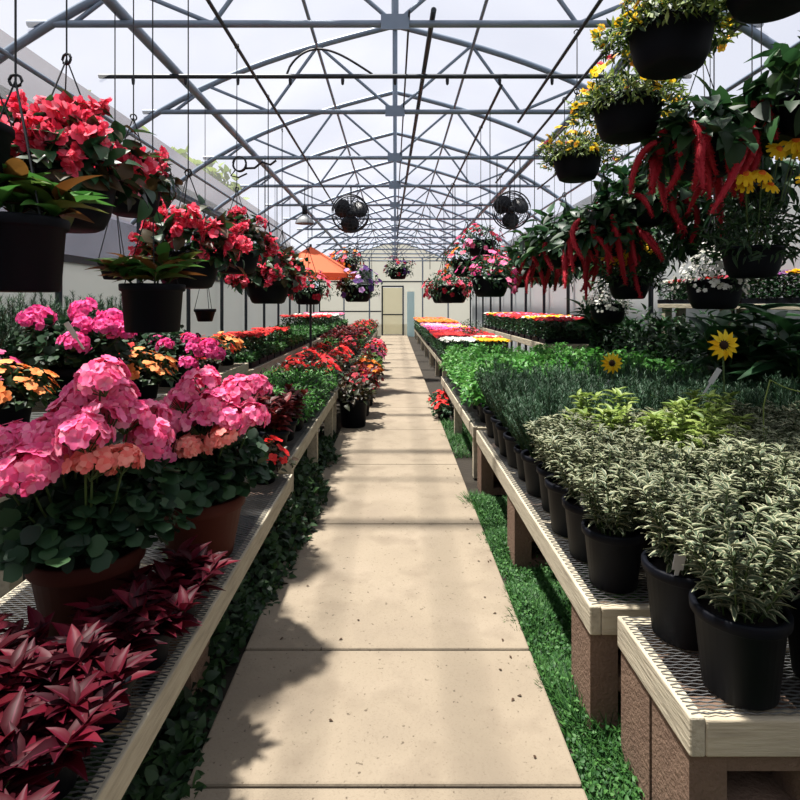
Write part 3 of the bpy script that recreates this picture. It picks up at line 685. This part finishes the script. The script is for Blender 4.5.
SHR = [pot_parts(.13, .18) + [Part('foliage', bushy(600, .26, .55, .16, .08, .45, T_LANCE, M['dark_leaf'], .4, -.1, .1, 10, M['weed_leaf']))] for _ in range(2)]
for i, y in enumerate(np.arange(4.9, 7.95, .42)):
    put('potted_shrub', SHR[i % 2], 'dark green bushy shrub between the bright herbs and the right wall, %s from the front' % ORD[i], 'potted plant', (3.0, y, .466), None, 'dark shrubs at the right wall', rng.uniform(1.2, 1.35))

# ------------------------------------------------------------------ hanging baskets
def hang(name, parts, label, x, y, zrim, h, r, sc=1., ztop=3.45, group='hanging baskets', cat='hanging basket', rz=None, arm=.45):
    zb = zrim - h * sc
    t = put(name, parts, label, cat, (x, y, zb), rz, group, sc)
    hg = obj('hanger', hanger(r * .98, h, h + arm, (ztop - zb) / sc - .0), t)
    q = np.linspace(-.4, PI + .5, 10); b = MB(); zt = (ztop - zb) / sc
    b.tube(np.stack([.022 * np.cos(q), 0 * q, zt + .002 + .022 * np.sin(q)], -1), .0045, M['wire'], 6); obj('hook', b, hg)
    return t
BOWL = bowl_mb(.17, .19, M['black']).mesh('pot'); BSOIL = soil_mb(.16, .165).mesh('soil')
def basket(*extra): return [Part('pot', BOWL, kids=[Part('soil', BSOIL)])] + list(extra)
# begonias: drooping coral clusters
def beg_cluster(m):
    b = MB()
    for i in range(9):
        p = rng.uniform(-.042, .042, 3); b.tube([(0, 0, 0), p], .002, M['stem'], 4); floret(b, p, rv(1)[0] + np.array([0, 0, -.1]), .032, m, 5, .7); floret(b, p, rv(1)[0], .022, m, 5, .9)
    return b.mesh('flower_cluster')
BC = [beg_cluster(FL['coral']) for _ in range(3)]
def begonia(nc=16, seed=0):
    f = bushy(330, .25, .24, .2, .085, .72, T_OVATE, M['dark_leaf'], .4, -.25, .2, 8, M['bronze'])
    out = basket(Part('foliage', f)); pos, o = dome(nc, .26, .24, .92, -.15)
    for p in pos: out.append(Part('flower_cluster', random.choice(BC), (p[0], p[1], p[2] + .2), tuple(rng.uniform(0, 6, 3)), rng.uniform(.8, 1.15)))
    return out
hang('begonia_basket', begonia(30), 'coral red begonia in black hanging pot, nearest at upper left', -1.29, 2.2, 1.99, .19, .17, 1.05)
hang('begonia_basket', begonia(9), 'small coral begonia in black hanging pot right of the nearest one', -1.27, 2.72, 2.07, .19, .17, .75)
hang('begonia_basket', begonia(20), 'coral red begonia in black hanging pot, second in the left row', -1.2, 3.25, 1.79, .19, .17, 1.05)
hang('begonia_basket', begonia(16), 'coral red begonia in wide black pot, third in the left hanging row', -1.2, 4.25, 1.92, .19, .17, 1.0)
hang('begonia_basket', begonia(18), 'coral red begonia in low black pot, fourth in the left hanging row', -1.2, 5.3, 1.73, .19, .17, 1.2)
hang('begonia_basket', begonia(16), 'red begonia in black pot right of the fourth, in front of the orange parasol', -1.27, 6.3, 1.82, .19, .17, 1.1)
# dark pots with broad leaves
def leafy(): return pot_parts(.15, .24, None, taper=.86, rim=.035) + [Part('foliage', stemmed(10, .2, .16, .2, .19, .42, T_BIG, M['canna'], 3, 1., .3, 2, 2, .5, .1, .005))]
hang('leafy_hanging_pot', leafy(), 'black hanging pot of green and bronze broad leaves, nearest at the left edge', -1.24, 1.83, 1.78, .24, .15, 1., cat='hanging pot')
hang('leafy_hanging_pot', leafy(), 'black hanging pot of green and bronze broad leaves under the second begonia', -1.22, 2.82, 1.6, .24, .15, 1., cat='hanging pot')
hang('hanging_pot', pot_parts(.15, .24, None, taper=.86, rim=.035), 'dark hanging pot cut by the left picture edge, above the nearest leafy pot', -1.33, 1.74, 2.06, .24, .15, .8, cat='hanging pot')
for (y, z, lb) in ((3.9, 1.8, 'nearer'), (5.75, 1.45, 'farther')):
    q = pot_parts(.105, .13, None, taper=.7)
    hang('empty_hanging_pot', q, 'small empty black hanging pot before the white left wall, %s of two' % lb, -1.95, y, z, .13, .105, 1., ZT + .08, None, 'hanging pot')
for i, (y, z) in enumerate([(6.9, 1.95), (8.0, 1.8), (9.1, 1.9), (10.4, 1.85)]):
    hang('leafy_basket', basket(Part('foliage', bushy(300, .26, .24, .18, .09, .6, T_OVATE, M['bronze'], .4, -.3, .2, 8, M['dark_leaf']))), 'dark leafy hanging basket far left before the white wall, %s from the front' % ORD[i], -1.95, y, z, .19, .17, 1.1, ZT + .08, 'dark baskets on the left')
# petunia baskets far left / middle
def petal_basket(colors, leaf='dark_leaf', n=44, r=.034, trail=.1, R=.25):
    out = basket(Part('foliage', bushy(420, R, .2, .18, .05, .5, T_OVATE, M[leaf], .45, -.6, .3)))
    for c in colors: out.append(Part('bloom', bloom_mb(n // len(colors), R + .02, .23, .18, r, FL[c], 5, -.5), kind='stuff'))
    return out
hang('petunia_basket', petal_basket(['purple', 'lilac']), 'purple petunia hanging basket right of the orange parasol', -.64, 9.49, 1.82, .19, .17, 1.5, ZT, None)
hang('petunia_basket', petal_basket(['crimson', 'coral']), 'crimson hanging basket under the parasol edge', -1.18, 7.6, 1.72, .19, .17, 1.2)
hang('petunia_basket', petal_basket(['orange', 'coral'], n=40), 'orange red hanging basket above the orange parasol', -.98, 11.32, 2.38, .19, .17, 1.3, ZT, None)
hang('petunia_basket', petal_basket(['crimson', 'purple'], n=36), 'dark hanging basket over the middle of the path', .06, 11.32, 2.22, .19, .17, 1.15, ZT, None)
# calibrachoa: many small yellow and orange flowers
def fl5(c, r):
    b = MB(); floret(b, (0, 0, 0), (0, 0, 1), r, FL[c], 5, .3); b.lathe([(.0005, .004), (r * .2, 0)], M['disc'], 6); return b.mesh('blossom')
CB = [fl5('apricot', .024), fl5('yellow', .024), fl5('yellow', .02), fl5('coral', .022)]
def cali(nf=60, side=-1):
    m = 2300; f = bushy(m, .28, .15, .18, .042, .34, T_SMALL, M['weed_leaf'], .35, -.35, .2, 20, M['lime'])
    out = basket(Part('foliage', f)); pos, o = dome(nf, .27, .2, .95, -.2)
    for p, q in zip(pos, o):
        out.append(Part('blossom', CB[rng.choice(4, p=[.35, .35, .2, .1])], (p[0], p[1], p[2] + .18), (rng.uniform(-.9, .9), rng.uniform(-.9, .9), rng.uniform(0, 6)), rng.uniform(.8, 1.2)))
    return out
hang('calibrachoa_basket', cali(75), 'black hanging basket of small yellow and orange flowers at the top right, trailing left', 1.23, 2.5, 2.74, .19, .17, 1.04, group='yellow flowered baskets')
hang('calibrachoa_basket', cali(40), 'black hanging basket cut off by the top right picture edge', 1.44, 2.13, 2.82, .19, .17, 1.05, group='yellow flowered baskets')
hang('calibrachoa_basket', cali(70), 'black hanging basket of yellow flowers below and behind the top right one', 1.27, 3.06, 2.6, .19, .17, 1.05, group='yellow flowered baskets')
hang('calibrachoa_basket', cali(70), 'black hanging basket of yellow flowers, lowest and farthest of the four', 1.31, 4.03, 2.58, .19, .17, 1.0, group='yellow flowered baskets')
# chenille plants: long fuzzy red tails
def tail_mesh(l, bend, seed):
    g = np.random.default_rng(seed); b = MB(); n = 16; q = np.linspace(0, 1, n)
    c = np.stack([bend * np.sin(q * 2.4) * l, .15 * bend * np.cos(q * 5) * l, .05 * np.sin(q * PI) - l * q], -1)
    r = .023 * np.sin(PI * np.clip(q * .9 + .08, 0, 1)) ** .5
    b.tube(c, r * .8, FL['chenille'], 8)
    m = 380; t = g.uniform(0, 1, m); i = np.minimum((t * (n - 1)).astype(int), n - 2)
    p = c[i] + (c[i + 1] - c[i]) * (t * (n - 1) - i)[:, None]; o = nrm(g.normal(size=(m, 3)))
    b.place(T_NEEDLE, p + o * (r[i] * .7)[:, None], o + np.array([0, 0, -.6]), g.normal(size=(m, 3)), .013, .005, FL['chenille'])
    return b.mesh('flower_tail')
TL = [tail_mesh(.26, .12, 1), tail_mesh(.34, -.15, 2), tail_mesh(.3, .25, 3), tail_mesh(.22, -.3, 4), tail_mesh(.4, .06, 5)]
def chenille(nt=14, R=.27, H=.24):
    f = bushy(260, R, H, .17, .13, .6, T_OVATE, M['dark_leaf'], .45, -.35, .35, 10, M['weed_leaf'])
    out = basket(Part('foliage', f))
    for i in range(nt):
        a = rng.uniform(0, 2 * PI); r = rng.uniform(.75, 1.1) * R
        out.append(Part('flower_tail', TL[rng.integers(5)], (r * math.cos(a), r * math.sin(a), rng.uniform(.08, .28)), (rng.uniform(-.5, .5), rng.uniform(-.5, .5), rng.uniform(0, 6)), rng.uniform(.85, 1.2)))
    return out
hang('chenille_basket', chenille(22), 'hanging plant with long fuzzy red tassels, nearest large cluster at right', 1.62, 2.95, 2.36, .19, .17, 1.0, group='red tasselled plants')
hang('chenille_basket', chenille(10, .32, .3), 'leafy hanging plant with few red tassels at the upper right picture edge', 2.06, 2.75, 2.5, .19, .17, 1.0, group='red tasselled plants')
hang('chenille_basket', chenille(22), 'hanging plant with long fuzzy red tassels left of the farther yellow daisies', 1.62, 4.35, 2.06, .19, .17, 1.0, group='red tasselled plants')
hang('chenille_basket', chenille(8, .34, .32), 'leafy hanging plant with few red tassels above the farther yellow daisies', 1.9, 4.3, 2.3, .19, .17, 1.05, group='red tasselled plants')
hang('chenille_basket', chenille(14, .34, .3), 'leafy hanging plant with red tassels, third back in the right row', 1.62, 5.35, 2.05, .19, .17, 1.1, group='red tasselled plants')
hang('chenille_basket', chenille(16), 'hanging plant with red tassels, farthest of the right row', 1.62, 6.5, 2.02, .19, .17, 1.1, group='red tasselled plants')
FERN = [basket(Part('foliage', bushy(420, .4, .34, .2, .12, .42, T_OVATE, M['dark_leaf'], .35, -.75, .5, 12, M['weed_leaf']))) for _ in range(2)]
for i, (y, z) in enumerate([(3.7, 2.35), (4.3, 2.1), (4.9, 2.4), (5.5, 2.05), (6.2, 2.3), (6.9, 2.1), (7.7, 2.3), (8.5, 2.05), (9.2, 2.1)]):
    hang('leafy_basket', FERN[i % 2], 'dark green leafy hanging basket near the right wall, %s from the front' % ORD[i], 2.42, y, z, .19, .17, 1.0, group='dark leafy baskets')
# yellow daisies
def daisy_mesh(R=.078):
    b = MB(); floret(b, (0, 0, 0), (0, 0, 1), R, FL['yellow'], 11, -.15, .42); b.lathe([(.0005, .014), (R * .2, .01), (R * .26, -.002)], FL['orange'], 12); return b.mesh('daisy')
DM = daisy_mesh()
def daisies(heads):
    f = bushy(620, .27, .34, .2, .075, .26, T_LANCE, M['weed_leaf'], .35, -.3, 0, 14)
    for p in heads: f.tube([(p[0] * .2, p[1] * .2, .15), (p[0] * .7, p[1] * .7, p[2] * .6), p], .0035, M['stem'], 5)
    return basket(Part('foliage', f)) + [Part('daisy', DM, p, (rng.uniform(.6, 1.15), rng.uniform(-.4, .4), 0), rng.uniform(.9, 1.2)) for p in heads]
hang('daisy_basket', daisies([(-.10, -.25, .60), (-.17, -.2, .55), (-.03, -.22, .54), (-.2, -.25, .6), (.0, -.25, .74), (.08, -.27, .79), (.14, -.2, .75), (.3, -.1, .6)]), 'hanging pot of tall yellow daisies, nearer one at the right picture edge', 1.9, 2.98, 1.8, .19, .17, .85, group='yellow daisy pots', rz=0)
hang('daisy_basket', daisies([(-.10, -.15, .40), (-.16, -.1, .36), (-.05, -.12, .34), (-.2, -.05, .38), (.0, -.1, .50), (.05, -.15, .55), (.1, -.1, .53), (.2, .0, .45)]), 'hanging pot of yellow daisies beside the farther red tasselled plant', 1.9, 4.55, 1.72, .19, .17, .95, group='yellow daisy pots', rz=0)
WH = basket(Part('foliage', bushy(420, .2, .2, .17, .035, .35, T_LANCE, M['weed_leaf'], .4, -.3)), Part('bloom', bloom_mb(260, .23, .24, .18, .014, FL['white'], 5, -.3, .2, .7), kind='stuff'))
hang('white_flower_basket', WH, 'hanging pot of tiny white flowers below the nearer red tassels', 1.88, 3.3, 1.64, .19, .17, .9, group='white flowered pots')
hang('white_flower_basket', WH, 'hanging pot of tiny white flowers below the farther yellow daisies', 1.88, 4.95, 1.5, .19, .17, .9, group='white flowered pots')
for i, (x, y, z, cs, sc, lb) in enumerate([(.95, 7.4, 2.08, ['orange', 'coral'], 1.15, 'orange flowered basket in the far right row, lower left of the pink one'), (.95, 6.2, 2.2, ['pink', 'crimson'], .9, 'pink flowered basket above the orange one'), (.95, 9.2, 1.8, ['crimson', 'coral'], 1.5, 'crimson basket, low in the far right row'),
        (.95, 10.9, 1.8, ['crimson', 'coral'], 1.5, 'crimson basket nearest the end door'), (.95, 5.6, 1.78, ['magenta', 'pink'], 1.1, 'magenta flowered basket nearest in the far right row'), (1.62, 7.6, 1.95, ['red', 'crimson'], 1.2, 'red basket beyond the red tasselled plants'), (1.62, 8.6, 2.1, ['coral', 'red'], 1.2, 'coral basket farthest on the tassel rail')]):
    hang('petunia_basket', petal_basket(cs, n=36), lb, x, y, z, .19, .17, sc)

# ------------------------------------------------------------------ fans, lamp, heater, hose, parasol
def fan(label, x, y, z, R=.31):
    t = thing('circulation_fan', label, 'fan', (x, y, z), 0)
    b = MB()
    for yy, k in ((-.09, 1), (.09, 1)):
        for r in (1, .8, .6, .4, .22):
            q = np.arange(28) * 2 * PI / 28; b.tube(np.stack([R * r * np.cos(q), np.full(28, yy * (1.15 - .3 * r)), R * r * np.sin(q)], -1), .006 if r < 1 else .012, M['fanblack'], 4, True)
        for a in np.arange(0, 2 * PI, PI / 9):
            b.tube([(.2 * R * math.cos(a), yy * 1.1, .2 * R * math.sin(a)), (R * math.cos(a), yy * .85, R * math.sin(a))], .0042, M['fanblack'], 4)
    obj('guard', b, t)
    for k in range(3):
        a = k * 2 * PI / 3 + .5; u = np.array([math.cos(a), 0, math.sin(a)]); b = MB()
        b.place(blade(6, lambda t: np.array([.35, .75, 1, 1.05, 1, .8, .35]), 0, .15), (u * .03)[None], u[None], np.array([[.35 * -math.sin(a), -1, .35 * math.cos(a)]]), R * .88, R * 1.0, M['fanblack'])
        o = obj('blade', b, t); s = o.modifiers.new('thick', 'SOLIDIFY'); s.thickness = .004
    b = MB(); b.lathe([(.0005, -.08), (.05, -.08), (.06, -.05), (.06, .1), (.05, .16), (.0005, .17)], M['fanblack'], 16); obj('motor', b, t, (0, 0, 0), (-PI / 2, 0, 0))
    b = MB(); b.tube([(0, .12, .05), (0, .12, ZT - z)], .014, M['steel_dark'], 6); b.tube([(0, .12, ZT - z - .02), (0, -.02, ZT - z)], .014, M['steel_dark'], 6); obj('bracket', b, t)
fan('round black circulation fan hanging left of the middle', -.755, 9.49, 3.03)
fan('round black circulation fan hanging on the right', 1.97, 9.49, 3.09)
t = thing('hanging_lamp', 'grey dome lamp hanging on the left near the coral begonias', 'lamp', (-1.53, 9.49, 2.86))
b = MB(); b.lathe([(.16, 0), (.155, .03), (.12, .09), (.06, .14), (.03, .16), (.0005, .165)], M['grey_paint'], 24); obj('shade', b, t)
b = MB(); b.lathe([(.0005, .16), (.045, .16), (.045, .3), (.0005, .31)], M['fanblack'], 12); b.tube([(0, 0, .3), (0, 0, .64)], .008, M['wire'], 6); obj('socket', b, t)
b = MB(); b.box((0, 0, 0), (.5, .4, .6), M['blue_panel']); b.box((0, -.205, 0), (.42, .015, .5), M['grey_paint'])
for k in range(7): b.box((0, -.215, -.2 + k * .066), (.4, .02, .012), M['steel_dark'])
for s in (-1, 1): b.tube([(s * .2, 0, .3), (s * .2, 0, 1.02)], .01, M['wire'], 6)
tag(obj('unit_heater', b, None, (-1.05, 20.46, 2.46)), 'pale green box heater hanging far back left of the door', 'heater')
b = MB(); q = np.linspace(0, 2 * PI * 2.2, 50); b.tube(np.stack([.09 * np.cos(q), .02 * np.sin(q * .4), -.09 + .1 * np.sin(q)], -1), .012, M['hose'], 6)
b.tube([(.08, 0, -.15), (.2, .02, -.14), (.3, .02, -.06), (.42, 0, -.1), (.5, 0, -.04)], .016, M['hose'], 6); b.tube([(-.05, 0, -.16), (-.12, 0, -.25), (-.02, .02, -.27), (.1, 0, -.22)], .012, M['hose'], 6)
tag(obj('coiled_hose', b, None, (-2.12, 7.64, ZT + .0)), 'coil of black hose hung on a tie bar at upper left', 'hose')
t = thing('parasol', 'orange cloth parasol open behind the left begonia baskets', 'parasol', (-1.44, 9.55, 0))
b = MB(); n = 8; V = []; Fc = []
for k in range(n):
    a = k * 2 * PI / n
    for r, z in ((0.01, 2.48), (.4, 2.25), (.8, 2.0), (.8, 1.93)): V.append((r * math.cos(a), r * math.sin(a), z))
for k in range(n):
    j = (k + 1) % n
    for i in range(3): Fc.append([k*4+i, k*4+i+1, j*4+i+1, j*4+i])
b.add(V, Fc, M['orange_cloth'], smooth=False); obj('canopy', b, t)
b = MB(); b.tube([(0, 0, 0), (0, 0, 2.52)], .022, M['steel_dark'], 8); obj('pole', b, t)
b = MB(); b.lathe([(.0005, .09), (.05, .09), (.07, .05), (.065, .0), (.0005, 0)], M['black'], 12); obj('base', b, t)

# ------------------------------------------------------------------ floor: pots, grass, weeds, debris
BIGPOT = pot_parts(.16, .3, None, taper=.82)
def floorpot(x, y, kids, lb, sc=1.):
    put('floor_pot', BIGPOT + kids, lb, 'potted plant', (x, y, .03 if x > -.64 else 0), None, 'pots on the floor', sc)
def topper(R, H, z, leaf, col=None, n=26, r=.045, T=T_OVATE, L=.08):
    o = [Part('foliage', bushy(200, R, H, z, L, .6, T, M[leaf], .4, -.1))]
    if col: o.append(Part('bloom', bloom_mb(n, R + .01, H + .02, z, r, FL[col]), kind='stuff'))
    return o
for i, (x, y, leaf, col, lb) in enumerate([(-.5, 6.75, 'bronze', None, 'black floor pot of bronze foliage, nearest at the left path edge'), (-.49, 7.4, 'bronze', 'crimson', 'second black floor pot at the left path edge with crimson flowers'), (-.47, 8.15, 'coleus', None, 'black floor pot of red foliage, third at the left path edge'),
        (-.46, 9.1, 'bronze', 'orange', 'black floor pot with orange flowers at the left path edge'), (-.46, 10.2, 'canna', None, 'black floor pot of bronze and green leaves, fifth at the left path edge'), (-.45, 11.4, 'dark_leaf', 'pink', 'floor pot of pink flowers at the left path edge'), (-.45, 12.5, 'dark_leaf', 'red', 'floor pot of bright red flowers far along the left path edge'), (-.47, 14, 'dark_leaf', 'coral', 'farthest floor pot at the left path edge')]):
    floorpot(x, y, topper(.22, .22, .3, leaf, col, 50), lb, 1.1)
for x, y, lb in ((.64, 7.9, 'red flowered plant on the ground under the right bench edge, farther'), (.63, 7.2, 'red flowered plant on the ground under the right bench edge, nearer')):
    put('begonia', REDP, lb, 'potted plant', (x, y, 0), None, None, .95)
def mass(name, n, boxes, hfun, T, L, W, m, label, cat, flat=.5):
    b = MB(); tot = sum((x1 - x0) * (y1 - y0) for x0, x1, y0, y1 in boxes)
    for x0, x1, y0, y1 in boxes:
        k = int(n * (x1 - x0) * (y1 - y0) / tot)
        x = rng.uniform(x0, x1, k); y = rng.uniform(y0, y1, k); h = hfun(x, y)
        keep = h > .008; x, y, h = x[keep], y[keep], h[keep]; k = len(x)
        z = h * rng.uniform(.0, 1, k) ** .7 if T is not T_GRASS else 0 * h - .02
        d = rv(k) * flat + np.array([0, 0, .9 if T is T_GRASS else .25])
        ln = (L * rng.uniform(.6, 1.2, k)) if T is not T_GRASS else (h + .02)
        b.place(T, np.stack([x, y, z], -1), d, rv(k) * .5 + np.array([0, -.2, 1]), ln, ln * W if T is not T_GRASS else W, m)
    tag(obj(name, b), label, cat, None, 'stuff')
def gh(x, y): return np.clip(.05 + .035 * np.sin(9 * y + 3 * x) + .02 * np.sin(17 * x + 4 * y), .025, .1) * np.clip((x - .555 - .03 * np.sin(7 * y) - .02 * np.sin(19 * y)) / .04, 0, 1)
mass('grass', 30000, [(.55, 1.25, 1.0, 4.3)], gh, T_GRASS, .08, .009, M['grass'], 'green grass strip between the path and the right bench', 'grass', .6)
mass('grass', 5000, [(.56, .95, 4.3, 8.2)], lambda x, y: gh(x, y) * np.clip(np.sin(2.2 * y) + .5, 0, 1), T_GRASS, .08, .01, M['grass'], 'grass tufts under the bright herb bench', 'grass', .6)
mass('clover', 9000, [(.57, 1.2, 1.0, 4.2)], lambda x, y: gh(x, y) * .9, T_OVATE, .017, .7, M['grass'], 'small clover leaves in the right grass strip', 'grass')
def wh(x, y):
    e = -.63 + .05 * np.sin(5 * y) + .14 * np.exp(-((y - 3.55) / .45) ** 2) + .1 * np.exp(-((y - 4.4) / .3) ** 2) + .06 * np.exp(-((y - 5.2) / .3) ** 2)
    return np.clip((e - x) / .08, 0, 1) * (.09 + .05 * np.sin(6 * y + 8 * x) + .2 * np.exp(-((y - 3.7) / .6) ** 2) + .1 * np.exp(-((y - 4.6) / .5) ** 2))
mass('weeds', 14000, [(-1.25, -.42, 1.0, 6.3)], wh, T_OVATE, .05, .7, M['weed_leaf'], 'dark green weeds growing under the left bench onto the path', 'weeds')
# fallen leaves and a twig on the concrete
for i in range(30):
    b = MB(); x, y = rng.uniform(-.5, .53), rng.uniform(1.75, 5.0)
    if i > 5: x = rng.uniform(.42, .56)
    b.place(T_OVATE, np.array([[0, 0, 0.]]), np.array([[math.cos(i * 2.), math.sin(i * 2.), .03]]), np.array([[.1, .1, 1.]]), .018, .01, M['dead'])
    tag(obj('fallen_leaf', b, None, (x, y, .0345)), 'tiny dry brown leaf lying on the concrete path', 'leaf', 'fallen leaves on the path')
b = MB(); b.tube([(0, 0, 0), (.06, -.12, .01), (.09, -.3, .0), (.16, -.38, .008)], .006, M['dead'], 5); tag(obj('twig', b, None, (-.4, 8.6, .037)), 'bent dry twig on the path far ahead', 'twig')

# ------------------------------------------------------------------ outside, left
b = MB(); ym, yl = 14, 30
V = [(-5.0, -2, 3.0), (-6.6, -2, 6.1), (-8.2, -2, 3.0), (-5.0, 32, 3.0), (-6.6, 32, 6.1), (-8.2, 32, 3.0), (-5, -2, 0), (-5, 32, 0), (-8.2, -2, 0), (-8.2, 32, 0)]
b.add(V, [[0, 3, 4, 1], [1, 4, 5, 2], [6, 7, 3, 0], [9, 8, 2, 5]], M['grey_roof'], smooth=False); b.add(V, [[0, 1, 2, 8, 6], [3, 7, 9, 5, 4]], M['grey_roof'], smooth=False)
tag(obj('neighbouring_greenhouse', b), 'grey roofed neighbouring building seen through the left roof film', 'building')
b = MB(); n = 900; pos, o = dome(n, 1.9, 2.4, .6, -.3); b.place(T_OVATE, pos + np.array([0, 0, 5.9]), rv(n), rv(n) + o, .5, .4, M['tree'])
crown = b.mesh('crown'); b = MB(); b.tube([(0, 0, 0), (.1, 0, 3), (0, .1, 6)], [.22, .16, .08], M['dead'], 8); trunk = b.mesh('trunk')
for i, y in enumerate((7, 11.6, 16.2, 20.8, 25.4, 30)):
    put('tree', [Part('crown', crown), Part('trunk', trunk)], 'yellow-green tree beyond the grey neighbouring roof, %s from the front' % ORD[i], 'tree', (-10.5, y, 0), None, 'trees outside on the left', rng.uniform(.95, 1.08))

# ------------------------------------------------------------------ light, sky, camera
w = bpy.data.worlds.new('World'); bpy.context.scene.world = w; w.use_nodes = True
bg = w.node_tree.nodes['Background']; bg.inputs[0].default_value = (.80, .82, .88, 1); bg.inputs[1].default_value = 1.0
sd = bpy.data.lights.new('sun', 'SUN'); sd.energy = 15.0; sd.angle = .05; sd.color = (1, .93, .80)
so = bpy.data.objects.new('sun', sd); C.objects.link(so)
el, az = math.radians(75), math.radians(14)
dirv = np.array([math.cos(el) * math.cos(az), -math.cos(el) * math.sin(az), -math.sin(el)])
from mathutils import Vector
so.rotation_euler = Vector(dirv).to_track_quat('-Z', 'Y').to_euler(); so.location = (-10, 4, 20)
cd = bpy.data.cameras.new('camera'); cd.sensor_width = 36; cd.lens = 36 * F / 800
cd.shift_x = (400 - VX) / 800; cd.shift_y = -(400 - VY) / 800; cd.clip_start = .05; cd.clip_end = 200
co = bpy.data.objects.new('camera', cd); C.objects.link(co); co.location = (0, 0, HC); co.rotation_euler = (PI / 2, 0, 0)
sc = bpy.context.scene; sc.camera = co
sc.view_settings.view_transform = 'Standard'; sc.view_settings.look = 'None'; sc.view_settings.gamma = 1; sc.view_settings.use_curve_mapping = False
sc.view_settings.exposure = 0.0
sc.cycles.transparent_max_bounces = 24; sc.cycles.max_bounces = 8; sc.cycles.use_denoising = True
